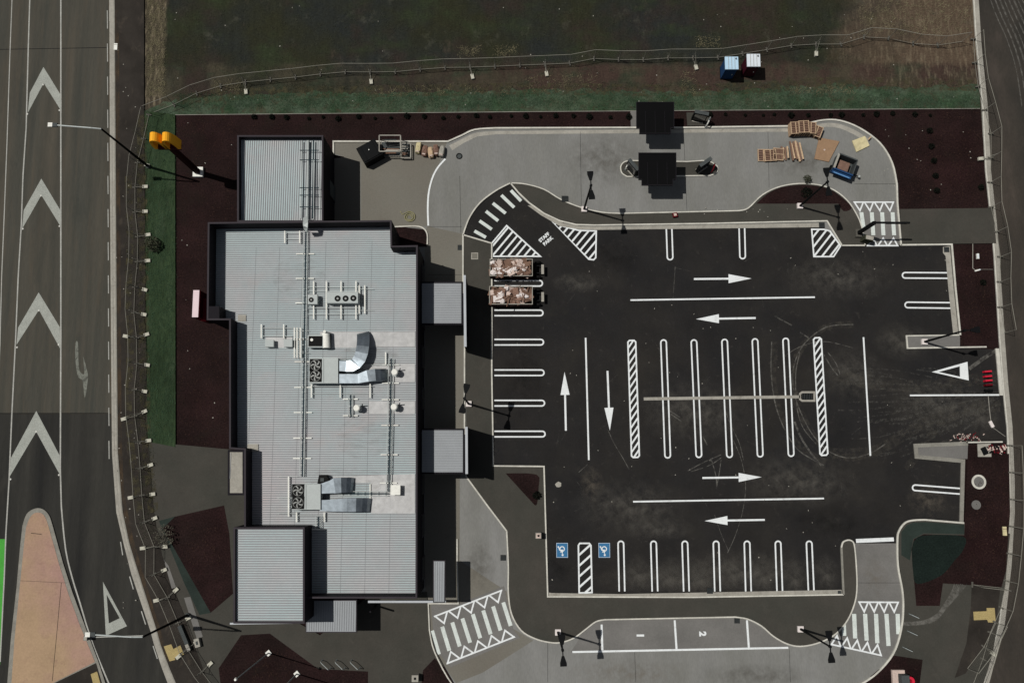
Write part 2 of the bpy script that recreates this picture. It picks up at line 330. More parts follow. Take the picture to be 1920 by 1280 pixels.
    def sweep(s, pts, ws, hs):
        # rectangular duct along 3D points
        n = len(pts); P = [Vector(p) for p in pts]; vs = []
        hd = Vector((1, 0, 0))
        for i in range(n):
            d = (P[min(i+1, n-1)]-P[max(i-1, 0)]).normalized(); h = Vector((d.x, d.y, 0))
            if h.length > .15: hd = h.normalized()
            side = Vector((-hd.y, hd.x, 0)); up = side.cross(d)*-1
            if up.z < 0 and abs(d.z) < .9: up = -up
            w_ = ws[i] if isinstance(ws, (list, tuple)) else ws; h_ = hs[i] if isinstance(hs, (list, tuple)) else hs
            vs += [P[i]+side*w_/2+up*h_/2, P[i]-side*w_/2+up*h_/2, P[i]-side*w_/2-up*h_/2, P[i]+side*w_/2-up*h_/2]
        fs = [(4*i+k, 4*i+(k+1) % 4, 4*i+4+(k+1) % 4, 4*i+4+k) for i in range(n-1) for k in range(4)]+[(0, 3, 2, 1), (4*n-4, 4*n-3, 4*n-2, 4*n-1)]
        return s.add(vs, fs)
    def build(s, name, m, parent=None, origin=None, kind=None):
        o0 = wloc(parent) if parent else (Vector(origin) if origin is not None else Vector((0, 0, 0)))
        me = bpy.data.meshes.new(name); me.from_pydata([tuple(v-o0) for v in s.v], [], s.f); me.update()
        me.materials.append(M[m]); o = bpy.data.objects.new(name, me); sc.collection.objects.link(o)
        if parent: o.parent = parent
        else: o.location = o0
        if kind: o['kind'] = kind
        return o
def tag(o, label, cat, group=None, kind=None):
    o['label'] = label; o['category'] = cat
    if group: o['group'] = group
    if kind: o['kind'] = kind
    return o
def thing(name, loc, label, cat, group=None, rz=0):
    o = bpy.data.objects.new(name, None); o.empty_display_size = .3; sc.collection.objects.link(o); o.location = loc; o.rotation_euler = (0, 0, rz)
    return tag(o, label, cat, group)
KIDS = {}
def dup(root, loc, rz=0, label=None, group=None, scale=None):
    r = root.copy(); sc.collection.objects.link(r); r.location = loc; r.rotation_euler = (0, 0, rz)
    if label: r['label'] = label
    if group: r['group'] = group
    if scale: r.scale = scale
    for ch in list(root.children):
        c = ch.copy(); sc.collection.objects.link(c); c.parent = r
        for g in ch.children:
            d = g.copy(); sc.collection.objects.link(d); d.parent = c
    return r
ORD = ['first', 'second', 'third', 'fourth', 'fifth', 'sixth', 'seventh', 'eighth', 'ninth', 'tenth', 'eleventh', 'twelfth', 'thirteenth', 'fourteenth', 'fifteenth', 'sixteenth', 'seventeenth', 'eighteenth', 'nineteenth']
TENS = {2: 'twenty', 3: 'thirty', 4: 'forty', 5: 'fifty', 6: 'sixty'}
def ordinal(i):
    if i < 19: return ORD[i]
    n = i+1; t, u = divmod(n, 10)
    return (TENS[t][:-1]+'ieth') if u == 0 else TENS[t]+'-'+ORD[u-1]

# ------------------------------------------------------------------ ground, roads, paths
def slab(name, pts, z, m, z0=None, sm=False):
    mb = MB(); P = GP(pts, z)
    (mb.sheet(P, z) if z0 is None else mb.prism(P, z0, z)).build(name, m, kind='structure')
def ragged(pts, amp_px=3.0, step=14, seed=1):
    rg_ = random.Random(seed); out = []
    for i in range(len(pts)):
        a, b = pts[i], pts[(i+1) % len(pts)]; L = math.hypot(b[0]-a[0], b[1]-a[1]); k = max(1, int(L/step))
        for j in range(k):
            t = j/k; w_ = 0 if j == 0 else amp_px; out.append((a[0]+(b[0]-a[0])*t+rg_.uniform(-w_, w_), a[1]+(b[1]-a[1])*t+rg_.uniform(-w_, w_)))
    return out
MB().sheet([(-600, -600), (600, -600), (600, 600), (-600, 600)], -.06).build('ground', 'earth', kind='structure')
slab('field', [(270, -900), (2400, -900), (2400, -400), (1822, -60), (1838, 206), (300, 216), (270, 206)], -.02, 'field')
slab('street', [(-900, -900), (209, -900), (211, 400), (213, 775), (-900, 775)], -.01, 'asphalt_old')
slab('street_resurfaced', [(-900, 775.6), (213, 775.6), (214, 850), (223, 960), (237, 1020), (255, 1085), (287, 1180), (293, 1205), (310, 1255), (340, 1330), (460, 1700), (-900, 1700)], -.01, 'asphalt_mid')
eastkerb = [(1822, -300), (1826, -50), (1834, 80), (1846, 200), (1852, 320), (1863, 420), (1868, 480), (1878, 640), (1884, 720), (1892, 800), (1896, 900), (1896, 960), (1890, 1060), (1884, 1110), (1877, 1170), (1866, 1210), (1846, 1285), (1800, 1450)]
slab('side_road', [(x+3, y) for x, y in eastkerb]+[(2900, 1450), (2900, -300)], -.01, 'asphalt_east')
# whole site bed, then paved layers above it
slab('garden_bed', [(327, 215), (1838, 203), (1850, 330), (1868, 470), (1878, 640), (1894, 850), (1896, 960), (1888, 1080), (1870, 1200), (1840, 1300), (1800, 1450), (400, 1450), (430, 1300), (340, 1000), (300, 840), (328, 838)], .0, 'mulch')
lane = smooth([(840, 265), (865, 254), (890, 243), (930, 240)], 4)+[(1195, 239), (1282, 239), (1500, 236)]+smooth([(1520, 230), (1545, 225), (1575, 226), (1612, 240), (1650, 268), (1673, 305), (1682, 345)], 4)+[(1683, 380), (1690, 460)]
lane_poly = [(625, 265)]+lane+[(1600, 700), (1600, 1005), (1683, 1005)]+smooth([(1690, 1080), (1694, 1130), (1690, 1180), (1675, 1225), (1640, 1265), (1595, 1292)], 4)+[(1500, 1420), (870, 1420)]+smooth([(850, 1285), (815, 1225), (805, 1180), (800, 1130)], 4)+[(760, 1120), (700, 430), (676, 420), (676, 300), (625, 290)]
slab('drive_through_lane', lane_poly, .03, 'concrete_lane')
slab('service_yard', [(607, 300), (676, 290), (676, 420), (607, 418)], .032, 'concrete_yard')
slab('service_yard', [(627, 267), (838, 267), (815, 330), (803, 370), (800, 424), (700, 424), (677, 416), (677, 305), (627, 288)], .034, 'concrete_yard')
slab('drive_through_lane_edge', [(801, 424), (866, 438), (867, 520), (869, 640), (869, 880), (862, 895), (862, 1050), (950, 1108), (962, 1178), (1000, 1200), (905, 1260), (855, 1280), (818, 1225), (807, 1180), (803, 1130), (797, 1120), (797, 440)], .034, 'concrete_yard')
slab('crosswalk_surface', [(808, 1133), (862, 1130), (945, 1098), (962, 1178), (975, 1195), (845, 1250), (815, 1215)], .038, 'concrete_dark')
slab('loading_bay_surface', [(1070, 1222), (1095, 1182), (1115, 1167), (1132, 1162), (1380, 1158), (1400, 1161), (1425, 1174), (1460, 1200), (1480, 1212)], .036, 'concrete_dark')
slab('ramp_surface', [(1603, 1018), (1681, 1018), (1692, 1130), (1688, 1190), (1665, 1235), (1560, 1208), (1588, 1165), (1606, 1120)], .036, 'concrete_dark')
slab('crosswalk_surface', [(1594, 376), (1684, 376), (1689, 459), (1620, 459), (1614, 410)], .036, 'concrete_dark')
car_pts = [(923, 455)]+smooth([(868, 440), (878, 410), (900, 380), (930, 357), (957, 343)], 4)+[(975, 368), (1000, 390), (1040, 410), (1070, 424), (1110, 430), (1545, 426), (1578, 460), (1782, 458), (1790, 540), (1800, 627), (1790, 652), (1870, 655), (1880, 740), (1890, 830), (1815, 832), (1720, 845), (1806, 862), (1803, 980), (1700, 978), (1686, 992), (1683, 1018), (1603, 1018), (1578, 1018), (1582, 1112), (1027, 1115), (1021, 873), (925, 874)]
carp = MB().sheet(GP(car_pts, .034), .034).build('car_park', 'asphalt_new', kind='structure')
carp['category'] = 'car park'; del carp['category']

def kerb(name, pts, w_px=3.2, z=.16, m='kerb', closed=False, z0=.0):
    w_ = w_px*.05/2
    return MB().stroke(GP(pts, z), w_, w_, z0, z, closed).build(name, m, kind='structure')
PZ = .145
def path(name, pts, m='path', z=PZ): slab(name, pts, z, m, z0=0.0)
# street footpath, kerb
kl = [(205, -300), (205, 0), (206, 320), (208, 640), (210, 850), (218, 960), (232, 1020), (246, 1075), (282, 1182), (288, 1205), (303, 1250), (322, 1300), (360, 1420)]
kr = [(213, -300), (213, 0), (215, 320), (217, 640), (219, 850), (228, 960), (241, 1020), (258, 1075), (292, 1182), (299, 1208), (316, 1253), (336, 1300), (374, 1420)]
slab('street_channel', kl+kr[::-1], .06, 'gutter', z0=-.05)
MB().stroke(GP(kr, .14), .10, .0, -.05, .14).build('street_kerb', 'kerb_grey', kind='structure')
MB().stroke(GP([(209, -300), (209, 0), (210.5, 320), (212.5, 640), (214.5, 850), (223, 960), (236.5, 1020), (252, 1075), (287, 1182), (293, 1206), (309, 1252), (329, 1300)], .064), .035, .035, None, .064).build('channel_line', 'tar', kind='structure')
MB().stroke(GP([(203, -100), (203, 150), (205, 400), (206, 640), (207, 800)], -.004), .55, .0, None, -.004).build('road_edge_dirt', 'dirt_edge', kind='structure')
path('footpath', kr+[(440, 1420), (400, 1300), (345, 1150), (305, 1040), (290, 960), (277, 830), (273, 600), (270, 205), (270, -300)], 'path_street', .12)
path('footpath', [(277, 828), (430, 842), (470, 850), (470, 1000), (440, 1100), (600, 1190), (700, 1110), (800, 1110), (806, 1180), (818, 1222), (852, 1285), (880, 1420), (420, 1420), (398, 1300), (344, 1150), (304, 1040), (289, 960)])
slab('verge_grass', [(271, 208), (328, 215), (329, 838), (300, 832), (277, 828), (274, 600)], .15, 'grass_verge', z0=0)
slab('turf_strip', ragged([(272, 208), (300, 196), (345, 186), (480, 177), (600, 172), (700, 176), (820, 171), (900, 174), (1000, 166), (1150, 170), (1300, 172), (1440, 166), (1560, 158), (1700, 165), (1836, 160)], 4.0, 9)[:-173]+[(1836, 160), (1838, 203), (1600, 206), (1000, 209), (327, 215)], .006, 'grass')
MB().stroke(GP([(327, 215.5), (1000, 209.5), (1838, 203.5)], .03), .03, .03, -.02, .03).build('timber_edging', 'kerb_grey', kind='structure')
# footpath round the north side of the car park
inner = smooth([(957, 343), (985, 345), (1020, 355), (1052, 374), (1090, 389), (1130, 398), (1165, 400)], 4)+smooth([(1385, 395), (1403, 390), (1430, 365), (1465, 349), (1510, 344), (1555, 352), (1588, 375), (1608, 405), (1617, 430), (1622, 459)], 4)
northkerb = [(957, 343), (972, 361), (992, 380), (1020, 400), (1050, 414), (1080, 421), (1115, 422), (1320, 419), (1551, 414), (1579, 460)]
path('footpath', inner+[(1579, 460)]+northkerb[::-1][1:-1])
kerb('kerb', inner, 2.2, m='kerb'); kerb('kerb', northkerb, 2.6)
kerb('kerb', [(1579, 460), (1622, 460)], 2.6); kerb('kerb', [(1690, 459), (1785, 458), (1792, 540), (1801, 628)], 3)
slab('gutter', [(989, 385), (1005, 387), (1030, 407), (1058, 419), (1085, 424), (1118, 425), (1538, 418), (1538, 426), (1200, 430), (1115, 431), (1085, 430), (1050, 424), (1015, 404)], .042, 'gutter')
slab('gutter', [(1768, 463), (1781, 461), (1788, 540), (1797, 626), (1787, 624), (1778, 540), (1773, 480), (1768, 474)], .042, 'gutter')
slab('garden_bed', smooth([(1418, 382), (1440, 363), (1468, 351), (1510, 347), (1553, 354), (1584, 375), (1597, 390), (1582, 396), (1572, 382)], 3), PZ+.006, 'mulch')
path('footpath', [(1688, 392), (1862, 390), (1868, 456), (1786, 457), (1690, 458)])
path('footpath', [(1702, 631), (1800, 630), (1800, 650), (1703, 651)], 'concrete_dark'); slab('garden_bed', [(1800, 628), (1868, 640), (1868, 651), (1800, 650)], PZ+.006, 'mulch', z0=0)
kerb('kerb', [(1799, 628), (1700, 629.5), (1702, 652.5), (1850, 650)], 2.6)
path('footpath', [(1718, 834), (1815, 831), (1814, 860), (1718, 856)], 'concrete_dark')
kerb('kerb', [(1815, 831), (1717, 835), (1719, 856), (1806, 864), (1803, 978)], 7, m='kerb_grey')
kerb('kerb', [(1812, 829), (1880, 828)], 2.5)
path('footpath', [(1808, 980)]+smooth([(1735, 974), (1712, 975), (1697, 980), (1686, 995), (1683, 1012)], 3)+[(1687, 1060)]+smooth([(1692, 1105), (1694, 1140), (1690, 1180), (1675, 1225), (1640, 1265), (1595, 1292)], 4)+[(1500, 1420), (1800, 1420), (1860, 1230), (1885, 1095), (1894, 1000)])
se = [(1808, 980)]+smooth([(1735, 974), (1712, 975), (1697, 980), (1686, 995), (1683, 1012), (1684, 1060), (1692, 1105), (1694, 1140), (1690, 1180), (1675, 1225), (1640, 1265), (1595, 1292), (1550, 1310)], 4)
slab('footpath_dark_green', [(1808, 983), (1735, 978), (1712, 979), (1700, 984), (1690, 997), (1690, 1040), (1706, 1050), (1712, 1010), (1732, 999), (1808, 1001)], PZ+.004, 'path_dark_green')  # stretch of footpath coloured a darker green-grey
kerb('kerb', se, 3.0)
slab('garden_bed', [(1814, 861), (1892, 850), (1894, 960), (1886, 1070), (1878, 1100), (1768, 1093), (1762, 1135), (1718, 1135), (1709, 1030), (1714, 1010), (1732, 1001), (1808, 1003)], PZ+.006, 'mulch', z0=0)
slab('ground_cover', smooth([(1710, 1030), (1716, 1011), (1735, 1003), (1806, 1005), (1806, 1030), (1790, 1050), (1765, 1078), (1720, 1094), (1712, 1070)], 4, True), PZ+.012, 'mulch_green')
slab('garden_bed', [(1666, 1240), (1676, 1228), (1730, 1236), (1722, 1300), (1690, 1420), (1560, 1330)], PZ+.006, 'mulch', z0=0)
# footpath west and south of the car park
rec = smooth([(950, 995), (953, 1060), (953, 1110), (959, 1150), (977, 1181), (1002, 1196), (1027, 1203), (1050, 1204), (1075, 1196), (1097, 1180), (1117, 1165), (1134, 1161)], 4)+smooth([(1378, 1156), (1402, 1160), (1428, 1173), (1450, 1192), (1475, 1206), (1500, 1211), (1530, 1206), (1558, 1194), (1578, 1177), (1593, 1155), (1604, 1125), (1607, 1095), (1605, 1050), (1602, 1022), (1598, 1014), (1590, 1012), (1581, 1016), (1578, 1026)], 4)
path('footpath', [(869, 440), (921, 456), (922, 874), (1021, 874), (1027, 1118), (1300, 1119), (1581, 1114)]+rec[::-1]+[(875, 893), (873, 640)])
kerb('kerb', rec, 2.4); kerb('kerb', [(1578, 1026), (1582, 1114)], 3.5, m='kerb_grey')
kerb('kerb', smooth([(957, 343), (930, 357), (900, 380), (880, 408), (868, 440)], 5)+[(868, 520), (871, 640), (871, 798), (874, 893), (912, 945), (950, 995)], 2.6)
kerb('kerb', [(868, 440), (922, 456), (922, 700), (925, 873), (1020, 874), (1027, 1118), (1300, 1119), (1582, 1114)], 2.6)
slab('gutter', [(1029, 1110), (1034, 1111), (1160, 1113), (1320, 1110), (1578, 1105), (1578, 1112), (1300, 1117), (1029, 1117)], .042, 'gutter')
slab('garden_bed', smooth([(948, 887), (1006, 889), (1010, 912), (1007, 944), (1002, 946)], 3, False), PZ+.006, 'mulch')
# lane outer kerb
kerb('kerb', [(625, 300), (625, 265)]+lane, 3.0)
kerb('kerb', smooth([(740, 425), (780, 424), (795, 429), (801, 440), (801, 458)], 4), 2.4)
kerb('kerb', [(857, 1010), (857, 1060), (859, 1131), (803, 1131)]+smooth([(805, 1180), (815, 1222), (850, 1285), (900, 1330)], 4), 2.2)
slab('garden_bed', [(737, 424), (795, 430), (800, 440), (800, 462), (737, 462)], .1, 'mulch', z0=0)
slab('gutter', smooth([(842, 273), (868, 260), (893, 249), (930, 246)], 3)+[(1195, 243), (1500, 241)]+smooth([(1525, 235), (1550, 231), (1575, 233), (1605, 245), (1630, 262)], 3)+smooth([(1626, 268), (1600, 252), (1575, 241), (1550, 238), (1525, 241)], 3)+[(1500, 247), (1195, 250), (930, 252), (895, 256), (870, 268), (848, 282)], .036, 'gutter')
# southern and western beds
slab('footpath_dark_green', [(298, 976), (330, 967), (396, 1148), (374, 1152), (345, 1092)], PZ+.003, 'path_dark_green')  # diagonal band of paving in a darker green-grey tone
slab('garden_bed', [(328, 968), (420, 947), (430, 1000), (437, 1112), (395, 1148), (305, 990)], PZ+.006, 'mulch')
slab('garden_bed', [(410, 1252), (452, 1190), (506, 1187), (596, 1253), (690, 1258), (690, 1420), (430, 1420)], PZ+.006, 'mulch')
slab('garden_bed', [(775, 1420), (793, 1256), (815, 1233), (833, 1250), (862, 1300), (890, 1420)], PZ+.006, 'mulch')
# traffic island and bicycle lane paint
isl = [(2, 1420), (12, 1300), (20, 1200), (31, 1100), (38, 1020)]+smooth([(42, 985), (50, 963), (65, 953), (80, 954), (92, 966), (100, 990)], 4)+[(118, 1055), (135, 1108), (158, 1170), (185, 1242), (204, 1300), (240, 1420)]
slab('traffic_island', isl, .10, 'kerb_grey', z0=-.05)
isl2 = [(20, 1420), (20, 1300), (27, 1200), (37, 1100), (45, 1020)]+smooth([(49, 988), (56, 970), (66, 961), (78, 962), (86, 972), (93, 994)], 4)+[(111, 1058), (128, 1112), (150, 1172), (178, 1240)]
slab('island_paving', isl2+[(98, 1280), (60, 1300)], .115, 'pink'); slab('island_paving', [(99, 1281), (180, 1242), (197, 1300), (230, 1420), (24, 1420), (60, 1301)], .115, 'path_street')
slab('tactile_paving', [(170, 1263), (182, 1258), (188, 1280), (175, 1283)], .13, 'tactile', z0=.1)
MB().stroke(GP([(98, 1276), (108, 1170), (115, 1092)], .119), .02, .02, None, .119).stroke(GP([(58, 999), (78, 1001)], .119), .03, .02, None, .119).stroke(GP([(38, 1088), (125, 1092)], .119), .012, .012, None, .119).build('island_joint', 'black_metal', kind='structure')
slab('bicycle_lane', [(-40, 1010), (9.5, 1010), (8, 1090), (3, 1180), (0, 1245), (-40, 1290)], -.006, 'paint_green')
# concrete strip beside the eastern road
MB().stroke(GP([(x-2, y) for x, y in eastkerb], .10), .42, .0, -.05, .10).build('kerb', 'gutter', kind='structure')
MB().stroke(GP([(x-2, y) for x, y in eastkerb], .14), .0, .1, -.05, .14).build('kerb', 'kerb', kind='structure')
slab('crossover', [(1867, 653), (1873.5, 653), (1881.5, 741), (1875, 741)], .17, 'kerb', z0=0)
slab('tactile_paving', [(307, 1211), (321, 1207), (325, 1216), (338, 1209), (345, 1226), (327, 1233), (329, 1236), (318, 1239)], .13, 'tactile', z0=.1)
slab('tactile_paving', [(1825, 1146), (1850, 1145), (1850, 1139), (1865, 1139), (1867, 1166), (1853, 1166), (1851, 1161), (1826, 1162)], PZ+.02, 'tactile', z0=.1)
slab('footpath_patch', [(1822, 1094), (1876, 1100), (1868, 1165), (1850, 1205), (1810, 1262), (1790, 1270), (1812, 1205), (1820, 1140)], PZ+.004, 'path_street')
# joints in the concrete and in the street
jm = MB()
for a, b in (((1088, 247), (1090, 386)), ((1282, 252), (1288, 396)), ((862, 330), (864, 436)), ((1440, 247), (1442, 352)), ((1027, 1204), (1027, 1278)), ((1190, 1222), (1192, 1278)), ((1480, 1216), (1482, 1278)), ((1602, 345), (1684, 345)), ((1602, 1092), (1690, 1092)), ((803, 425), (866, 425)), ((803, 515), (867, 515))):
    jm.stroke(GP([a, b], .042), .012, .012, None, .042)
jm.build('concrete_joint', 'black_metal', kind='structure')
jm = MB()
jm.stroke(GP([(-200, 94), (0, 93), (203, 89.5)], -.005), .03, .03, None, -.005); jm.stroke(GP([(-200, 775), (205, 774)], -.005), .025, .025, None, -.005)
jm.build('road_joint', 'black_metal', kind='structure')

# ------------------------------------------------------------------ painted markings
def mark(name, parent, z, m='paint'):
    def f(mb): return mb.build(name, m, parent)
    return f
ZM = .0385
def line(pts, wpx=2.8, name='painted_line', z=ZM, m='paint', parent=carp, closed=False):
    w_ = wpx*.05/2
    return MB().stroke(GP(pts, z), w_, w_, None, z, closed).build(name, m, parent, kind=None if parent else 'structure')
def loop_bay(a, b, half=5.2, roundA=True, roundB=True, name='bay_marking', wpx=2.7):
    A = Vector(a); B = Vector(b); d = (B-A).normalized(); n = Vector((-d.y, d.x)); P = []
    def cap(c, d_, s): return [tuple(c+n*half*s*math.cos(t)+d_*half*math.sin(t)) for t in [math.pi*i/8 for i in range(9)]]
    if roundB: P += cap(B-d*half, d, 1)
    else: P += [tuple(B+n*half), None, tuple(B-n*half)]
    if roundA: P2 = cap(A+d*half, -d, -1)
    else: P2 = [tuple(A-n*half), tuple(A+n*half)]
    if roundA and roundB: return line(P+P2, wpx, name, closed=True)
    if roundB: return line([tuple(A+n*half)]+P+[tuple(A-n*half)], wpx, name)
    return line([tuple(B-n*half)]+P2+[tuple(B+n*half)], wpx, name)
for y, x1 in ((586.5, 1018), (641.3, 1019), (698.5, 1020), (755.5, 1021), (813.3, 1022)): loop_bay((927, y), (x1, y), roundA=False)
loop_bay((927, 531), (1017, 531), roundA=False)
for x, x2, y1 in ((1254.5, 1256.5, 487), (1391, 1392.5, 485)): loop_bay((x, 428), (x2, y1), roundA=False)
for a, b in (((1244, 637), (1252, 858)), ((1301, 637), (1310.5, 857)), ((1358.5, 636), (1368, 857)), ((1415.5, 635), (1425.5, 856)), ((1473, 634), (1483.5, 855))): loop_bay(a, b)
for x, x2 in ((1164, 1166.2), (1225.3, 1228), (1284, 1287), (1342.5, 1345.3), (1400.6, 1403.3), (1458.7, 1462), (1517, 1521)): loop_bay((x, 1014), (x2, 1108), roundB=False)
for a, b in (((1692, 516), (1779, 516.5)), ((1697, 571.5), (1785, 572.5)), ((1711, 913.5), (1801, 920.5))): loop_bay(a, b, roundB=False)
def clip_line(poly, p, d):
    ts = []
    for i in range(len(poly)):
        a = Vector(poly[i]); b = Vector(poly[(i+1) % len(poly)]); e = b-a; den = d.x*e.y-d.y*e.x
        if abs(den) < 1e-9: continue
        r = a-p; t = (r.x*e.y-r.y*e.x)/den; s = (r.x*d.y-r.y*d.x)/den
        if 0 <= s < 1: ts.append(t)
    return sorted(ts)
def hatch(poly, ang, step, wpx=3.4, off=0, name='hatched_marking', border=2.8, closed=True):
    mb = MB(); d = Vector((math.cos(ang), -math.sin(ang))); n = Vector((-d.y, d.x)); c = Vector((sum(p[0] for p in poly)/len(poly), sum(p[1] for p in poly)/len(poly)))
    for k in range(-40, 41):
        ts = clip_line(poly, c+n*(k*step+off), d)
        for a, b in zip(ts[::2], ts[1::2]):
            if b-a > 3: mb.stroke(GP([tuple(c+n*(k*step+off)+d*a), tuple(c+n*(k*step+off)+d*b)], ZM), wpx*.025, wpx*.025, None, ZM)
    o = mb.build(name, 'paint', carp)
    MB().stroke(GP(poly if closed else poly, ZM+.003), border*.025, border*.025, None, ZM+.003, closed).build('hatched_border', 'paint', o)
hatch([(950, 423), (1013, 480.5), (923, 480.5), (923, 455)], R(50), 11.5, off=2)
hatch([(1030, 410), (1055, 424), (1085, 432), (1118, 433), (1117, 483), (1113, 487), (1104, 486)], R(50), 11.3)
hatch([(1522, 430), (1545, 430), (1556, 433), (1576, 461), (1563, 481), (1526, 481)], R(52), 11.8)
def rounded_bar(a, b, h):
    A = Vector(a); B = Vector(b); d = (B-A).normalized(); n = Vector((-d.y, d.x)); r = 3
    return [tuple(p) for p in (A+n*h+d*r, A+n*(h-r), A-n*(h-r), A-n*h+d*r, B-n*h-d*r, B-n*(h-r), B+n*(h-r), B+n*h-d*r)]
hatch(rounded_bar((1184.5, 638), (1191.5, 857), 7.3), R(56), 8.8, 3.0)
hatch(rounded_bar((1532.5, 633), (1545, 853), 7.3), R(56), 8.8, 3.0)
hatch([(1087, 1018), (1105, 1018), (1108, 1022), (1110, 1110), (1086, 1111), (1084.5, 1022)], R(42), 15, 3.6)
for pts in ([(1182, 562.5), (1528, 557)], [(1098, 633), (1104, 862)], [(1619, 632), (1632, 854)], [(1187, 940), (1545, 934)], [(1706, 741), (1874, 740)]): line(pts, 3.0)
def arrow(tail, tip, headL=43, headW=17, sw=3.6):
    A = Vector(tail); B = Vector(tip); d = (B-A).normalized(); n = Vector((-d.y, d.x)); h = B-d*headL
    P = [A+n*sw/2, h+n*sw/2, h+n*headW/2, B, h-n*headW/2, h-n*sw/2, A-n*sw/2]
    return MB().sheet(GP([tuple(p) for p in P], ZM), ZM).build('direction_arrow', 'paint', carp)
for a, b in (((1301, 523), (1409, 522)), ((1417, 596), (1305, 598)), ((1061, 807), (1058.5, 697)), ((1139, 695), (1143.5, 807)), ((1317, 895.5), (1428, 894)), ((1434, 974), (1321, 976))): arrow(a, b)
def frame_tri(outer, inn, parent, z, m='paint', name='give_way_triangle'):
    mb = MB()
    for i in range(3):
        j = (i+1) % 3; mb.sheet(GP([outer[i], outer[j], inn[j], inn[i]], z), z)
    return mb.build(name, m, parent, kind=None if parent else 'structure')
frame_tri([(1747, 697), (1814, 678), (1816.5, 713)], [(1760, 697), (1799.5, 686.5), (1800, 706)], carp, ZM)
frame_tri([(193, 1090), (238, 1173), (198.5, 1191)], [(200, 1114), (224.5, 1158), (204, 1168)], None, -.004, 'paint_worn')
def bars(lst, wpx, z=.0425, m='paint_bar'):
    for a, b in lst: line([a, b], wpx, 'crosswalk_bar', z, m, carp)
bars([((889.5, 433), (911, 445)), ((899, 414), (922, 430)), ((911, 396), (934, 414)), ((924, 381), (948, 400)), ((940, 366), (964, 389)), ((958, 357), (977, 377))], 6.2)
bars([((810, 1181.5), (823, 1226)), ((829, 1174), (842.5, 1219)), ((848, 1166), (862, 1211)), ((867, 1158.5), (881.5, 1204)), ((886.5, 1150.5), (900.5, 1195.5)), ((906, 1143.5), (920, 1188)), ((924.5, 1136), (938.5, 1181)), ((943.5, 1128.5), (957.5, 1172.5))], 7)
bars([((1615, 398), (1620, 432)), ((1634.5, 398), (1637.5, 441)), ((1654, 398), (1656.5, 441)), ((1673.5, 398), (1676.5, 441))], 7.5)
bars([((1582, 1167), (1583, 1191)), ((1601.5, 1150), (1603.5, 1196)), ((1622, 1150), (1625, 1200)), ((1642.5, 1150), (1645, 1205)), ((1662, 1150), (1666, 1210)), ((1683, 1150), (1684.5, 1188))], 7.5)
def tris(base_a, base_b, n, apex_d, wpx=2.8, gap=.12, skew=0):
    A = Vector(base_a); B = Vector(base_b); step = (B-A)/n; apex = Vector(apex_d)
    for i in range(n):
        a = A+step*(i+gap*.4); b = A+step*(i+1-gap*.4); t = a+(b-a)*(.5+skew)+apex
        line([tuple(a), tuple(b), tuple(t)], wpx, 'yield_triangle', .0425, 'paint', carp, True)
    line([tuple(A-step*0.02), tuple(B+step*.02)], wpx, 'painted_line', .0462, 'paint', carp)
tris((814.5, 1155), (941, 1106), 5, (5.5, 17.5)); tris((838, 1243), (965, 1193), 5, (-5.5, -17))
tris((1601, 379), (1676, 379), 4, (2, 16)); tris((1626, 460.5), (1684, 460.5), 3, (1, -14))
tris((1610, 1128), (1685, 1128.5), 4, (1, 18)); tris((1558, 1207), (1653, 1228), 5, (2, -18))
line([(1605, 1013.5), (1676, 1010.5)], 7, 'stop_line', .042, 'paint')
line([(1128, 1170), (1129.5, 1219)], 3.6, z=.0425); line([(1265, 1162), (1268.5, 1216)], 3.6, z=.0425); line([(1400.5, 1162), (1404, 1213)], 3.6, z=.0425)
line([(1073, 1221.5), (1478, 1213.5)], 3.4, z=.0425)
line(smooth([(835, 298), (821, 314), (811, 333), (804, 360), (802, 390), (803, 423)], 5), 3.2, z=.0425)
# worn street markings
for pts in ([(24, -40), (19, 90), (13, 270), (8, 400), (3, 520), (0, 640), (-3, 720)], ): line(pts, 1.8, 'lane_line', -.004, 'paint_line_worn', None)
line([(57, -40), (53, 90), (49, 240), (43, 330), (40, 420), (34, 520), (29, 640), (22, 780), (17, 900), (14, 950), (11, 1000), (8, 1080), (3, 1180), (0, 1240)], 2.4, 'lane_line', -.003, 'paint_line_worn', None)
line([(114, -40), (114, 640), (113, 880)]+smooth([(115, 950), (123, 1030), (136, 1085), (150, 1130), (168, 1190), (187, 1240), (206, 1285)], 3), 2.6, 'lane_line', -.003, 'paint_line_worn', None)
line([(172, 1194), (268, 1191)], 1.8, 'hold_line', -.004, 'paint_line_worn', None)
for P in ([(81.5, 126), (113, 177), (114, 207), (82, 156), (52, 212), (56, 174)], [(77.5, 335), (113, 394), (114, 425), (77.5, 366), (41.5, 429), (44.5, 394)],
          [(72.5, 548), (112, 613), (113, 654), (73, 581), (31, 646), (34, 614)], [(68, 770), (111.5, 853), (112, 889), (68, 809), (18, 893), (20.5, 858)]):
    MB().sheet(GP(P, -.001), -.001).build('chevron_marking', 'paint_worn', kind='structure')
line([(205, 0), (205, 40)], 1, 'lane_line', -.004, 'paint_line_worn', None)
for k in range(14):
    y = 20+k*62; x = 201+(y/640)*2.5
    line([(x, y), (x+.4, y+34)], 1.6, 'edge_line', -.001, 'paint_line_worn', None)
for a, b in (((226, 1015), (230, 1040)), ((243, 1080), (250, 1104)), ((265, 1145), (273, 1170)), ((287, 1210), (295, 1234))): line([a, b], 1.8, 'edge_line', -.001, 'paint_line_worn', None)
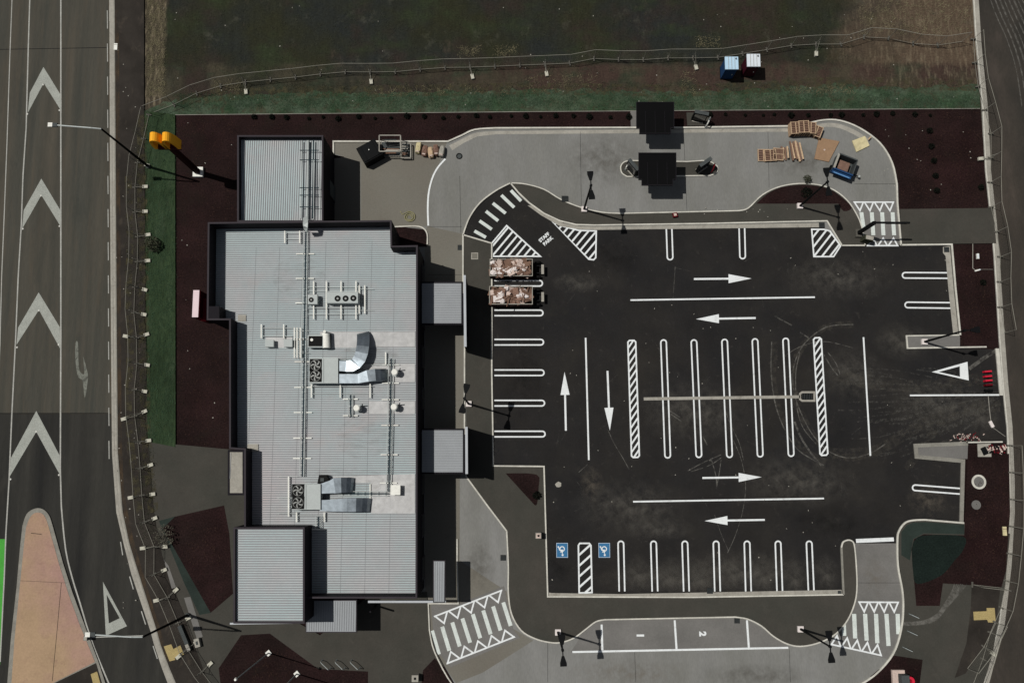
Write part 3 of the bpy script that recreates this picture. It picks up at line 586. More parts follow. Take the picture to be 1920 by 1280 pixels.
MB().sheet(GP(smooth([(142, 642), (146, 642), (147, 670), (148, 690), (153, 700), (158, 700), (157, 682), (156, 667), (162, 690), (165, 708), (159, 746), (155, 715), (147, 707), (143, 690), (141, 665)], 3, True), -.004), -.004).build('turn_arrow', 'paint_faded', kind='structure')
# lettering on the ground
def text(s_, px, py, ang, size, z, parent, name, m='paint', bold=.02, sx=1):
    cu = bpy.data.curves.new(name, 'FONT'); cu.body = s_; cu.size = size; cu.offset = bold; cu.align_x = 'CENTER'; cu.align_y = 'CENTER'
    o = bpy.data.objects.new(name, cu); sc.collection.objects.link(o); dg = bpy.context.evaluated_depsgraph_get()
    me = bpy.data.meshes.new_from_object(o.evaluated_get(dg)); bpy.data.objects.remove(o)
    me.materials.clear(); me.materials.append(M[m]); o = bpy.data.objects.new(name, me); sc.collection.objects.link(o)
    o.location = G(px, py, z); o.rotation_euler = (0, 0, ang); o.scale = (sx, 1, 1)
    if parent: o.parent = parent; o.location = G(px, py, z)-wloc(parent)
    return o
text('STAFF', 1020.5, 445, R(41), .45, ZM, carp, 'painted_lettering'); text('PARK', 1027.5, 452, R(41), .45, ZM, carp, 'painted_lettering')
text('1', 1200, 1190.5, R(-90), .85, .043, carp, 'painted_number', bold=.05); text('2', 1317, 1187.5, R(-90), .80, .043, carp, 'painted_number', bold=.045)
def access(px, py):
    c = G(px, py, ZM); b = MB().sheet([(c.x-.53, c.y-.66), (c.x+.53, c.y-.66), (c.x+.53, c.y+.66), (c.x-.53, c.y+.66)], ZM).build('accessible_bay_symbol', 'paint_blue', carp)
    s = MB(); z = ZM+.004
    def P(x, y): return (c.x-x*.95, c.y-y*.95)       # the symbol reads from the bay side
    s.ring(c.x-.0, c.y+.12, z-.002, z, .16, .245, 24)
    s.stroke([P(-.02, .30), P(-.02, -.02), P(.24, -.02), P(.34, -.34), P(.44, -.30)], .04, .04, None, z+.002)
    s.stroke([P(-.02, .16), P(.2, .16)], .035, .035, None, z+.003); s.cyl(P(-.04, .44)[0], P(-.04, .44)[1], z-.002, z, .09, 14)
    s.build('wheelchair_figure', 'paint', b)
    MB().stroke([(c.x-.50, c.y-.63), (c.x+.50, c.y-.63), (c.x+.50, c.y+.63), (c.x-.50, c.y+.63)], .012, .012, None, z, True).build('symbol_border', 'paint', b)
access(1054, 1031); access(1133, 1031)

# wear on the asphalt
wear = MB()
def skid(pts, wpx=1.4, m=None): wear.stroke(GP(smooth(pts, 6), .0372), wpx*.025, wpx*.025, None, .0372)
for s_, w_ in (([(1660, 832), (1630, 850), (1592, 858), (1555, 846), (1522, 812), (1497, 762), (1487, 720), (1490, 680), (1510, 642), (1550, 613), (1600, 608)], 2),
               ([(1447, 640), (1446, 700), (1455, 762), (1475, 812), (1500, 846), (1545, 872)], 2.2), ([(1490, 790), (1502, 820), (1520, 848), (1540, 872)], 3.5),
               ([(1500, 660), (1492, 700), (1494, 760), (1505, 800), (1530, 832)], 1.6), ([(1375, 825), (1390, 862), (1398, 910), (1392, 960), (1378, 1005), (1364, 1036)], 1.2),
               ([(1140, 806), (1152, 832), (1166, 855), (1180, 880)], 1.2), ([(1290, 882), (1320, 866), (1352, 852)], 1.6), ([(1295, 884), (1330, 872), (1352, 858)], 1.4),
               ([(1334, 862), (1342, 890), (1344, 912)], 1.6), ([(1352, 862), (1348, 890), (1343, 915)], 1.6), ([(1256, 770), (1275, 782)], 2), ([(1258, 776), (1278, 790)], 2),
               ([(1318, 818), (1326, 834)], 2), ([(1262, 560), (1266, 500)], 1), ([(1452, 592), (1470, 602), (1485, 610)], 2.4), ([(1500, 623), (1516, 633)], 2.4),
               ([(1470, 668), (1500, 650), (1545, 640), (1600, 652)], 1.3), ([(1545, 665), (1560, 690), (1572, 705)], 2.2), ([(1552, 660), (1568, 682), (1575, 702)], 1.6),
               ([(1340, 965), (1352, 1000), (1366, 1032)], 1), ([(1360, 770), (1372, 800), (1386, 830), (1394, 862)], 1.5), ([(1085, 885), (1102, 870)], 1)): skid(s_, w_)
wear.build('tyre_mark', 'skid', carp)
wear = MB()
for s_, w_ in (([(1660, 832), (1630, 850), (1592, 858), (1555, 846), (1522, 812), (1497, 762), (1487, 720), (1490, 680), (1510, 642), (1550, 613), (1600, 608)], 13), ([(1455, 640), (1450, 700), (1460, 762), (1480, 808), (1505, 840), (1550, 866)], 10), ([(1560, 850), (1640, 845), (1720, 800), (1800, 765), (1875, 750)], 20), ([(1560, 700), (1640, 720), (1740, 722), (1870, 705)], 22), ([(1700, 880), (1760, 800), (1820, 770), (1875, 765)], 14)):
    wear.stroke(GP(smooth(s_, 6), .0365), w_*.025, w_*.025, None, .0365)
wear.build('tyre_sweep', 'sweep', carp)
wear = MB(); rr = random.Random(5)
for k in range(46):
    t = rr.random(); x0 = 1565+rr.random()*180; y0 = 690+rr.random()*170; L = 50+rr.random()*130; x1 = min(x0+L, 1872)
    y1 = y0+(735-y0)*(x1-x0)/(1900-x0)*.9+rr.uniform(-6, 6)
    wear.stroke(GP(smooth([(x0, y0), ((x0+x1)/2, (y0+y1)/2+(y0-740)*.12), (x1, y1)], 5), .0368), .05+rr.random()*.1, .05, None, .0368)
for k in range(70):
    x0 = rr.uniform(1040, 1780); y0 = rr.uniform(470, 1090); a = rr.uniform(0, 6.28); L = rr.uniform(8, 30)
    if y0 > 980 and x0 > 1690: continue
    wear.stroke(GP([(x0, y0), (x0+L*math.cos(a), y0+L*math.sin(a))], .0368), .02+rr.random()*.04, .02, None, .0368)
wear.build('tyre_scuff', 'skid_fine', carp)
def patch(px, py, rx, ry, m, z, name='stain', a=0):
    pts = [(px+rx*math.cos(t)*math.cos(a)-ry*math.sin(t)*math.sin(a), py+rx*math.cos(t)*math.sin(a)+ry*math.sin(t)*math.cos(a)) for t in [2*math.pi*i/20 for i in range(20)]]
    o = MB().sheet(GP(pts, z), z).build(name, m, None, origin=G(px, py, z)); o.parent = carp
for i, (x, y, rx, ry, m) in enumerate(((1110, 905, 26, 46, 'dust'), (1085, 530, 60, 22, 'dust_soft'), (1390, 1070, 190, 45, 'dust_soft'), (1740, 935, 46, 42, 'dust'), (1600, 700, 70, 60, 'dust_soft'), (1760, 760, 110, 60, 'dust_soft'), (1690, 640, 60, 40, 'dust_soft'), (1250, 1085, 160, 30, 'dust_soft'), (1500, 900, 130, 60, 'dust_soft'), (1180, 950, 120, 60, 'dust_soft'), (1300, 770, 120, 70, 'dust_soft'), (1840, 780, 40, 45, 'dust_soft'), (1230, 990, 80, 25, 'dust_soft'), (1570, 520, 120, 50, 'dust_soft'))):
    patch(x, y, rx, ry, m, .0352+.0001*i)
for i, x in enumerate((1196, 1256, 1314, 1373, 1431, 1490, 1550)): patch(x, 1075+(i % 3)*5, 27, 44, 'dust_soft', .0362+.00005*i)
for i, (x, y, rx, ry) in enumerate(((980, 700, 50, 90), (1560, 980, 90, 40), (1150, 480, 60, 50), (1050, 1060, 30, 40))): patch(x, y, rx, ry, 'tar', .0369+.00005*i)
for i, (x, y, rx, ry, m) in enumerate(((1130, 300, 90, 60, 'dust_soft'), (1500, 300, 80, 40, 'dust_soft'), (1640, 1080, 30, 50, 'dust'), (900, 1060, 34, 60, 'dust_soft'), (1180, 1260, 140, 30, 'dust'), (1420, 1265, 120, 25, 'dust_soft'))): patch(x, y, rx, ry, m, .0405+.0001*i)
# tyre tracks on the eastern road and muddy tracks across the footpath
tr = MB()
for k in range(9):
    o = k*9; tr.stroke(GP(smooth([(1850+o*.9, -20), (1868+o, 30), (1888+o, 75), (1905+o, 130), (1916+o, 200)], 5), -.005), .06+.04*(k % 3), .04, None, -.005)
tr.build('tyre_track', 'skid', kind='structure')
tr = MB()
for k in range(7):
    o = k*3.2; tr.stroke(GP(smooth([(1695, 1166+o*.3), (1728, 1164+o*.3), (1755, 1152+o*.5), (1772+o*.3, 1130+o*.3), (1785+o*.9, 1108), (1790+o*1.2, 1094)], 5), PZ+.016+.0005*k), .06, .05, None, PZ+.016+.0005*k)
tr.build('mud_track', 'skid', kind='structure')
tr = MB(); tr.stroke(GP([(1818, 692), (1845, 672), (1872, 656)], .0375), .22, .12, None, .0375); tr.build('dust_track', 'skid', kind='structure')

# drain in the middle of the car park, pits
d = MB(); d.stroke(GP([(1207, 747.5), (1500, 743.5)], .045), .14, .14, .03, .045); d.stroke(GP([(1500, 738), (1504, 735), (1527, 735), (1527, 751), (1504, 751), (1500, 748)], .045), .09, .09, .03, .045, True); d.build('channel_drain', 'gutter', carp)
def grate(px, py, w_, h_, z, parent=None, ang=0):
    c = G(px, py, z); o = thing('drain_grate', c, 'square steel drain grate set in the '+parent, 'drain grate', 'drain grates beside the kerbs')
    MB().box((c.x, c.y, c.z-.02), (w_, h_, .05), ang).build('pit', 'black_metal', o)
    m = MB()
    for i in range(6): m.box((c.x+(-.42+i*.17)*w_, c.y, c.z+.012), (.03, h_*.96, .02), ang)
    m.build('grille', 'steel_box', o)
grate(1513, 743, .9, .55, .05, 'middle of the bays at the channel end'); grate(1331, 1107, .55, .5, .055, 'south gutter between two bays')
grate(1541, 422, .55, .5, .055, 'north gutter beside the hatched corner'); grate(1775, 468, .5, .5, .055, 'north east corner of the car park')
grate(1382, 1163, .5, .45, .05, 'loading bay kerb'); grate(1059, 373, .6, .6, .16, 'footpath inside the lane bend'); grate(862, 464, .4, .5, .05, 'lane beside the crosswalk end')
grate(1574, 1110, .3, .3, .055, 'south east end of the bay gutter'); grate(943, 1045, .45, .5, .165, 'footpath near the lower lane kerb')

# ------------------------------------------------------------------ building
HB, ZR = 6.0, 4.2
main = [(390, 417), (734, 413), (735, 461), (783, 460), (782, 1121), (556, 1121), (556, 992), (458, 991), (458, 843), (430, 841), (430, 600), (388, 600)]
bld = thing('restaurant_building', G(600, 760, 0), 'dark walled restaurant with pale corrugated metal roofs and parapets', 'building')
def ring_wall(px_pts, ztop, z0, zroof, th=.14, cap='cap_metal', ribs='H', name='wall', roofm='roof_metal', period=.2, cap_light=()):
    P = GP(px_pts, ztop); n = len(P); area = sum(P[i].x*P[(i+1) % n].y-P[(i+1) % n].x*P[i].y for i in range(n))
    if area < 0: P.reverse()
    wobj = MB().stroke(P, th, 0, z0, ztop, True).build(name, 'wall_dark', bld)
    MB().stroke(P, th, .01, ztop+.001, ztop+.03, True).build('coping', cap, wobj)
    inn = MB(); inn.stroke(P, th*.5, -th*.5+.001, 0, 1, True); ip = [(v.x, v.y) for v in inn.v[:n]]
    rf = MB().prism(ip, zroof-.25, zroof).build('roof', roofm, bld)
    rb = MB(); xs = [p[0] for p in ip]; ys = [p[1] for p in ip]
    V = [Vector(p) for p in ip]; hw = .035
    if ribs == 'H':
        y = min(ys)+.1
        while y < max(ys):
            ts = clip_line(V, Vector((0, y)), Vector((1, 0)))
            for a, b in zip(ts[::2], ts[1::2]):
                if b-a > .3: rb.add([(a+.1, y-.05, zroof+.001), (b-.1, y-.05, zroof+.001), (b-.1, y+.05, zroof+.001), (a+.1, y+.05, zroof+.001), (a+.1, y-.022, zroof+.045), (b-.1, y-.022, zroof+.045), (b-.1, y+.022, zroof+.045), (a+.1, y+.022, zroof+.045)], [(0, 1, 5, 4), (1, 2, 6, 5), (2, 3, 7, 6), (3, 0, 4, 7), (4, 5, 6, 7)])
            y += period
    else:
        x = min(xs)+.1
        while x < max(xs):
            ts = clip_line(V, Vector((x, 0)), Vector((0, 1)))
            for a, b in zip(ts[::2], ts[1::2]):
                if b-a > .3: rb.add([(x-.05, a+.1, zroof+.001), (x+.05, a+.1, zroof+.001), (x+.05, b-.1, zroof+.001), (x-.05, b-.1, zroof+.001), (x-.022, a+.1, zroof+.045), (x+.022, a+.1, zroof+.045), (x+.022, b-.1, zroof+.045), (x-.022, b-.1, zroof+.045)], [(0, 1, 5, 4), (1, 2, 6, 5), (2, 3, 7, 6), (3, 0, 4, 7), (4, 5, 6, 7)])
            x += period
    rb.build('roof_ribs', 'roof_rib', rf)
    return P, wobj
Pm, wm = ring_wall(main, HB, 0, ZR)
Pn, wn = ring_wall([(445, 254), (606, 254), (606, 416), (445, 416)], 5.1, 0, 4.4, ribs='V', name='storeroom_wall')
Pt, wt = ring_wall([(438, 988), (571, 988), (571, 1168), (438, 1168)], 6.9, 0, 6.62, name='tower_wall')
a = GP([(389, 574), (411, 574), (411, 599), (389, 599)], HB)
MB().prism([(p.x+.005, p.y) for p in a], ZR, HB-.004).build('parapet_return', 'wall_dark', bld)
for q in ([(446, 590), (461, 590), (461, 602), (446, 602)], [(464, 832), (484, 832), (484, 846), (464, 846)]): MB().prism(GP(q, ZR+.1), ZR, ZR+.1).build('roof_sump', 'gutter', bld)
ed = MB(); ed.stroke(GP([(781, 466), (780, 1118), (602, 1118)], ZR+.06), .05, .05, ZR, ZR+.06); ed.build('roof_edge_flashing', 'cap_light', bld)
MB().stroke(GP([(431, 1168.5), (566, 1166.5)], 6.7), .07, .07, 6.55, 6.7).build('tower_gutter', 'cap_light', bld)
def canopy(name, px, z, th=.3, wall_m='wall_dark', roof='canopy_metal', ribs='H', inset=3, parent=bld, period=.2, drop=None):
    P = GP(px, z); o = MB().prism(P, z-th, z).build(name, wall_m, parent)
    n = len(P); area = sum(P[i].x*P[(i+1) % n].y-P[(i+1) % n].x*P[i].y for i in range(n))
    if area < 0: P.reverse()
    s = MB().stroke(P, inset*.05, 0, 0, 1, True); ip = [(v.x, v.y) for v in s.v[:n]]
    rf = MB().prism(ip, z-.02, z+.02).build(name+'_roof', roof, o); V = [Vector(p) for p in ip]; rb = MB(); z += .02
    ax = 1 if ribs == 'H' else 0; t = min(p[ax] for p in ip)+.1
    while t < max(p[ax] for p in ip):
        ts = clip_line(V, Vector((0, t)) if ax else Vector((t, 0)), Vector((1, 0)) if ax else Vector((0, 1)))
        if len(ts) >= 2:
            a, b = ts[0]+.05, ts[-1]-.05
            rb.box(((a+b)/2, t, z+.015) if ax else (t, (a+b)/2, z+.015), (b-a, .045, .03) if ax else (.045, b-a, .03))
        t += period
    rb.build(name+'_ribs', 'canopy_rib', o)
    return o
canopy('window_canopy', [(788, 528), (868, 528), (868, 609), (788, 609)], 3.5, period=.22)
canopy('window_canopy', [(788, 803), (871, 803), (871, 888), (788, 888)], 3.5, period=.22)
canopy('entry_canopy', [(573, 1124), (669, 1124), (669, 1185), (573, 1185)], 3.4, ribs='V', inset=1.5, wall_m='cap_metal')
canopy('corner_canopy', [(812, 1050), (835, 1050), (835, 1129), (812, 1129)], 4.1, ribs='V', inset=1.5, wall_m='cap_metal')
canopy('side_canopy', [(427, 843), (459, 843), (459, 928), (427, 928)], 3.2, ribs='V', inset=4, roof='gutter', period=5)
MB().stroke(GP([(690, 1127.5), (836, 1127.5)], 4.1), .09, .09, 3.95, 4.1).build('ledge', 'cap_light', bld)
MB().box(tuple(G(700, 1140, 1.7)), (.14, .14, 3.4)).build('canopy_post', 'wall_dark', bld)
for a, b in (((871, 516), (872.5, 650)), ((874.5, 800), (875, 888))):
    A, B = G(*a, 4.6), G(*b, 4.6)
    f = MB().bar((A.x, A.y, 2.3), (B.x, B.y, 2.3), .16, 4.6).build('screen_wall', 'wall_dark', bld)
    MB().bar((A.x, A.y, 4.62), (B.x, B.y, 4.62), .22, .04).build('coping', 'cap_light', f)
# glazing and doors on the elevations
def panel(P, i, t, width, z0, z1, name, m):
    a, b = P[i], P[(i+1) % len(P)]; d = (b-a); d.z = 0; L = d.length; d.normalize(); out = Vector((d.y, -d.x, 0)); c = a+d*(L*t)+out*.03; ang = math.atan2(d.y, d.x)
    fr = MB().box((c.x, c.y, (z0+z1)/2), (width+.16, .08, z1-z0+.16), ang).build(name, 'cap_metal', bld)
    c2 = c+out*.045; MB().box((c2.x, c2.y, (z0+z1)/2), (width, .03, z1-z0), ang).build('pane', m, fr)
for i in range(len(Pm)):
    L = (Pm[(i+1) % len(Pm)]-Pm[i]).length
    if L > 5.0:
        k = int(L//3.4)
        for j in range(k): panel(Pm, i, (j+.5)/k, 1.9, .5 if j % 3 else .05, 2.6, 'window' if j % 3 else 'door', 'glass_dark')
for i in range(4): panel(Pt, i, .5, 3.6, .1, 2.9, 'window', 'glass_dark')
panel(Pn, 2, .5, 1.4, .02, 2.4, 'door', 'steel_box'); panel(Pn, 1, .5, 1.4, .02, 2.4, 'door', 'steel_box')
# flashing patches on the roof
z = ZR+.058
for P in ([(678, 622), (778, 622), (778, 650), (678, 650)], [(498, 632), (548, 632), (548, 652), (498, 652)], [(668, 682), (778, 682), (778, 716), (720, 716)], [(692, 752), (778, 752), (778, 775), (692, 775)], [(602, 894), (778, 888), (778, 962), (695, 962), (695, 905), (602, 905)], [(600, 622), (678, 622), (678, 652), (600, 652)]):
    MB().prism(GP(P, z), ZR+.02, z).build('roof_flashing', 'roof_patch', bld)
lp = MB()
for q in (471, 516, 560.5, 604, 648, 692, 736): lp.box((G(q, 700, ZR).x, G(q, 775, ZR).y+(0 if q > 600 else 2.2), ZR+.054), (.010, 31.0 if q > 600 else 25.5, .012))
lp.build('sheet_laps', 'roof_rib', bld)
for (x, y, rx, ry) in ((690, 675, 60, 30), (650, 900, 70, 26), (640, 575, 50, 26), (560, 520, 50, 40), (680, 820, 50, 40)):
    q = ZR+.062+.0002*x/100; MB().sheet(GP([(x+rx*math.cos(t), y+ry*math.sin(t)) for t in [2*math.pi*i/20 for i in range(20)]], q), q).build('roof_stain', 'roof_stain', bld)
# ------------------------------------------------------------------ things on the roof
ZT = ZR+.05
def rails(name, pts, label, half=3.2, sleepers=(), sl=17, m='galv', pipe_m=None, horiz=False, z=ZT+.22, grp='cable trays on the roof'):
    A = G(*pts[0], z); t = thing(name, (A.x, A.y, ZT), label, 'cable tray', grp)
    for s_ in (-1, 1):
        off = [((x+s_*half) if not horiz else x, (y+s_*half) if horiz else y) for x, y in pts]
        mb = MB(); Q = GP(off, z)
        for a, b in zip(Q, Q[1:]): mb.bar(a, b, .04, .08)
        mb.build('side_rail', m, t)
    mb = MB(); Q = GP(pts, z)
    for a, b in zip(Q, Q[1:]):
        mb.bar(a+Vector((.04, 0, .0)), b+Vector((.04, 0, .0)), .10, .05)
    mb.build('cable_bundle', pipe_m or 'pipe_dark', t)
    mb = MB()
    for a, b in zip(Q, Q[1:]):
        L = (b-a).length; k = max(1, int(L/.6))
        for i in range(k):
            c = a+(b-a)*((i+.5)/k); d_ = (b-a).normalized(); n_ = Vector((-d_.y, d_.x, 0))*(half*.05); mb.bar(c-n_, c+n_, .04, .03)
    mb.build('rung', m, t)
    for y in sleepers:
        x = pts[0][0] if not horiz else None
        if not horiz:
            for a, b in zip(pts, pts[1:]):
                if a[1] <= y <= b[1]: x = a[0]+(b[0]-a[0])*(y-a[1])/(b[1]-a[1]); break
            A, B = G(x-sl, y, z-.12), G(x+sl, y, z-.12)
        else: A, B = G(y, pts[0][1]-sl, z-.12), G(y, pts[0][1]+sl, z-.12)
        MB().bar(A, B, .09, .08).build('sleeper', 'white_plastic', t)
    return t
rails('cable_tray', [(573, 432), (570, 640), (568, 780), (566, 893)], 'long cable tray running north to south down the main roof', sleepers=(476, 522, 568, 636, 678, 726, 773, 821, 859), half=4)
rails('cable_tray', [(733, 672), (731, 800), (728, 922)], 'cable tray east of the rooftop fans beside three round vents', sleepers=(684, 718, 749, 797, 852, 905), half=4.5, sl=16)
rails('cable_tray', [(657, 740), (657, 782)], 'short stub of cable tray west of the middle vent', sleepers=(748, 779), half=4, sl=14)
rails('cable_tray', [(597, 968), (597, 990)], 'short cable tray between lower rooftop unit and tower', sleepers=(992,), half=5, sl=12)
rails('cable_tray', [(634, 925), (728, 925)], 'cable tray running east from the lower ducts', sleepers=(694, ), half=4, sl=18, horiz=True)
def trayN():
    zz = 4.4+.3; A = G(578, 264, zz); t = thing('service_ladder_tray', (A.x, A.y, 4.45), 'twin pipe tray on the storeroom roof reaching the main roof', 'pipe tray')
    for x in (566, 578, 588):
        MB().pipe([G(x, 264, zz), G(x-2, 410, zz)], .06 if x != 578 else .1, 8).build('pipe', 'galv' if x != 588 else 'pipe_dark', t)
    for y in (282, 300, 352, 366, 388): MB().bar(G(562, y, zz+.1), G(598, y, zz+.1), .06, .05).build('bracket', 'pipe_dark', t)
    m = MB()
    for x in (588, 600): m.pipe([G(x, 300, zz+.2), G(x, 412, zz+.2)], .035)
    m.build('side_rail', 'galv', t)
    m = MB(); m.sweep([G(573, 408, 5.1), G(573, 414, 5.9), G(573, 418, 6.15), G(573, 424, 6.1), G(573, 432, 5.2)], .45, .12); m.build('parapet_hood', 'galv', t)
trayN()
def fan(mb_black, mb_grey, c, r, square=True, seed=0):
    if square: mb_black.box((c.x, c.y, c.z+.012), (r*2.3, r*2.3, .024))
    else: mb_black.cyl(c.x, c.y, c.z, c.z+.03, r, 20)
    n = 5
    for k in range(n):
        a = seed+k*2*math.pi/n; pts = []
        for q in (0.25, .55, .9): pts.append((c.x+math.cos(a+q*.9)*r*q, c.y+math.sin(a+q*.9)*r*q))
        mb_grey.stroke(pts, r*.11, r*.11, c.z+.03, c.z+.045)
    mb_grey.ring(c.x, c.y, c.z+.05, c.z+.06, r*.93, r*.99, 20); mb_grey.cyl(c.x, c.y, c.z+.05, c.z+.07, r*.18, 10)
def package(x0, y0, x1, y1, fans, label, ducts):
    zt = ZT+1.15; P = GP([(x0, y0), (x1, y0), (x1, y1), (x0, y1)], zt); c = sum(P, Vector())/4
    t = thing('air_handling_unit', (c.x, c.y, ZT), label, 'air conditioner', 'large rooftop air handling units')
    MB().prism(P, ZT+.22, zt).build('casing', 'unit', t)
    s = MB().stroke(P, -.02, .05, zt-.06, zt+.01, True).build('casing_trim', 'galv', t)
    MB().box((c.x, c.y+ .9, ZT+.11), ((P[1]-P[0]).length+.5, .16, .20)).build('skid_rail', 'galv', t); MB().box((c.x, c.y-.9, ZT+.11), ((P[1]-P[0]).length+.5, .16, .20)).build('skid_rail', 'galv', t)
    lp = G(x1-20, (y0+y1)/2, zt+.006); MB().stroke(GP([(x0+27, y0+1), (x0+27, y1-1)], zt), .012, .012, zt, zt+.01).build('panel_joint', 'steel_box', t)
    for i, (fx, fy) in enumerate(fans):
        b, g = MB(), MB(); fan(b, g, G(fx, fy, zt), .46, True, i*1.3); fo = b.build('fan_housing', 'fan_black', t); g.build('fan_blades', 'fan_grey', fo)
    for pts, ws, hs in ducts:
        MB().sweep(pts, ws, hs).build('duct', 'duct', t)
    return t
zd = ZT+.75
arc = [G(634, 684, zd), G(650, 685, zd)]
A1 = [G(x, y, zd+dz) for x, y, dz in ((634, 686, 0), (650, 687, 0), (661, 686, .05), (669, 681, .1), (675, 673, .12), (679, 662, .1), (681, 650, .02), (682, 640, -.15), (682, 632, -.4), (682, 628, -.7))]
A2 = [G(x, y, zd+dz) for x, y, dz in ((634, 710, 0), (672, 710, 0), (690, 705, .02), (704, 703, 0), (712, 703, -.12), (718, 703, -.32), (722, 703, -.65))]
package(580, 671, 634, 718, [(592, 684), (592, 704.5)], 'upper air handling unit with curved silver duct by the three fan bank', [(A1, [.9, .9, 1.0, 1.05, 1.1, 1.1, 1.1, 1.1, 1.1, 1.1], .5), (A2, [.8, .8, 1.0, 1.05, 1.05, 1.05, 1.05], .5)])
B1 = [G(x, y, zd+dz) for x, y, dz in ((601, 916, 0), (622, 912, 0), (628, 910, 0), (640, 909, -.02), (648, 909, -.12), (654, 909, -.32), (658, 909, -.65))]
B2 = [G(x, y, zd+dz) for x, y, dz in ((601, 947, 0), (622, 947, 0), (651, 946, 0), (668, 946, -.02), (678, 946, -.12), (685, 946, -.32), (690, 946, -.65))]
package(547, 907, 601, 955, [(559, 919), (559, 942)], 'lower air handling unit with twin short ducts near the tower roof', [(B1, [.8, 1.1, 1.3, 1.3, 1.3, 1.3, 1.3], .5), (B2, [.9, 1.0, 1.15, 1.15, 1.15, 1.15, 1.15], .5)])
hd = thing('intake_hood', G(605, 898, ZT), 'black angled intake hood north of the lower air handling unit', 'vent hood')
MB().prism(GP([(595, 906), (598, 890), (611, 890), (616, 900), (612, 909)], ZT+.8), ZT, ZT+.8).build('hood', 'fan_black', hd)
MB().box(tuple(G(604, 899, ZT+.83)), (.3, .3, .05)).build('hood_cap', 'steel_box', hd)
# condenser bank with three fans and smaller units
def condenser(x0, y0, x1, y1, h, fans, label, fr=.27, name='condenser_unit', grp='condensers on the roof'):
    zt = ZT+h; P = GP([(x0, y0), (x1, y0), (x1, y1), (x0, y1)], zt); c = sum(P, Vector())/4
    t = thing(name, (c.x, c.y, ZT), label, 'condenser', grp); MB().prism(P, ZT+.2, zt).build('casing', 'unit', t)
    for s_ in (-.3, .3): MB().box((c.x, c.y+s_*(P[0]-P[3]).length, ZT+.1), ((P[1]-P[0]).length*.9, .1, .2)).build('foot', 'galv', t)
    for i, (fx, fy) in enumerate(fans):
        b, g = MB(), MB(); fan(b, g, G(fx, fy, zt), fr, False, i); b.build('fan_housing', 'fan_black', t)
        cc = G(fx, fy, zt+.03); MB().cyl(cc.x, cc.y, cc.z, cc.z+.02, fr*.35, 12).build('fan_hub', 'fan_grey', t)
condenser(612, 547, 671, 568, .95, [(633, 559.5), (648, 559.5), (662.5, 559)], 'long condenser with three round fans on the upper roof')
condenser(577, 552, 595, 570, .7, [(583.5, 562)], 'small single fan condenser left of the three fan bank', .22)
condenser(577, 628, 606, 651, .8, [], 'dark compressor box beside the white cylinder above upper duct', .2)
condenser(497, 637, 513, 650, .55, [], 'left square cowl box on the western roof flashing', .2)
condenser(532, 636, 548, 650, .55, [], 'right square cowl box on the western roof flashing', .2)
for o in list(bpy.data.objects):
    if o.get('label', '').startswith('dark compressor'):
        c = wloc(o); MB().box((c.x, c.y, c.z+.83), (1.2, .9, .05)).build('lid', 'fan_black', o); MB().cyl(c.x-.3, c.y+.1, c.z+.86, c.z+.98, .13, 12).build('cap', 'white_plastic', o)
ct_ = thing('flue_cylinder', G(615, 640, ZT), 'white round flue cylinder beside the dark compressor box', 'flue')
c = G(615, 640, ZT); MB().tube((c.x-.0, c.y-.65, ZT+.55), (c.x-.1, c.y+.65, ZT+.55), .34, 18).build('drum', 'white_plastic', ct_)
MB().cyl(c.x-.1, c.y+.75, ZT+.2, ZT+1.1, .12, 12).build('flue_pipe', 'white_plastic', ct_); MB().box((c.x, c.y, ZT+.15), (.6, 1.2, .3)).build('cradle', 'steel_box', ct_)
for i, (x, y, lb) in enumerate(((741, 698, 'northern round roof vent east of the curved duct'), (740, 763, 'round roof vent south of the upper unit, nearest the east edge'), (670, 765, 'round roof vent west of the eastern cable tray on a short tray'))):
    c = G(x, y, ZT+.6); t = thing('roof_vent', (c.x, c.y, ZT), lb, 'roof vent', 'round mushroom vents on the roof')
    MB().cyl(c.x, c.y, ZT, ZT+.35, .34, 18).build('collar', 'unit', t); MB().cyl(c.x, c.y, ZT+.35, ZT+.9, .22, 16).build('stack', 'galv', t)
    MB().cyl(c.x, c.y, ZT+.9, ZT+1.0, .3, 18, .22).build('cowl', 'white_plastic', t); MB().tube((c.x+.3, c.y+.2, ZT), (c.x+.45, c.y+.35, ZT+.7), .05).build('pipe', 'steel_box', t)
c = G(742, 918, ZT+.4); t = thing('box_vent', (c.x, c.y, ZT), 'white square box vent at the lower end of eastern tray', 'roof vent')
MB().box((c.x, c.y, ZT+.3), (.75, .75, .6)).build('casing', 'white_plastic', t); MB().box((c.x, c.y, ZT+.62), (.85, .85, .05)).build('lid', 'white_plastic', t)
# support frames around the condensers
def frame(lab, vx, y0, y1, hy, x0, x1, zz=ZT+.25):
    c = G((x0+x1)/2, (y0+y1)/2, ZT); t = thing('support_frame', c, lab, 'steel frame', 'white steel support frames on the roof')
    for x in vx: MB().bar(G(x, y0, zz), G(x, y1, zz), .10, .08).build('bearer', 'white_plastic', t)
    for y in hy: MB().bar(G(x0, y, zz-.07), G(x1, y, zz-.07), .035, .05).build('rail', 'galv', t)
frame('white steel frame carrying the three fan condenser', (588, 612, 639.5, 667.5), 527, 598, (538, 546, 577, 589), 577, 672)
frame('white steel frame east of the three fan condenser', (673.5, 684), 535, 588, (542, 582), 672, 700)
frame('white steel frame beneath the two square cowl boxes', (490, 532), 608, 634, (615, 630), 490, 548)
frame('small white ladder frame near the north parapet', (534, 562), 433, 456, (437, 448), 534, 562)
frame('white steel frame under the upper air handling unit', (584, 638, 694), 718, 745, (724, 738), 582, 700)
frame('pipe frame where the trays cross above upper unit', (552, 557, 563), 614, 671, (620, 662), 548, 580)
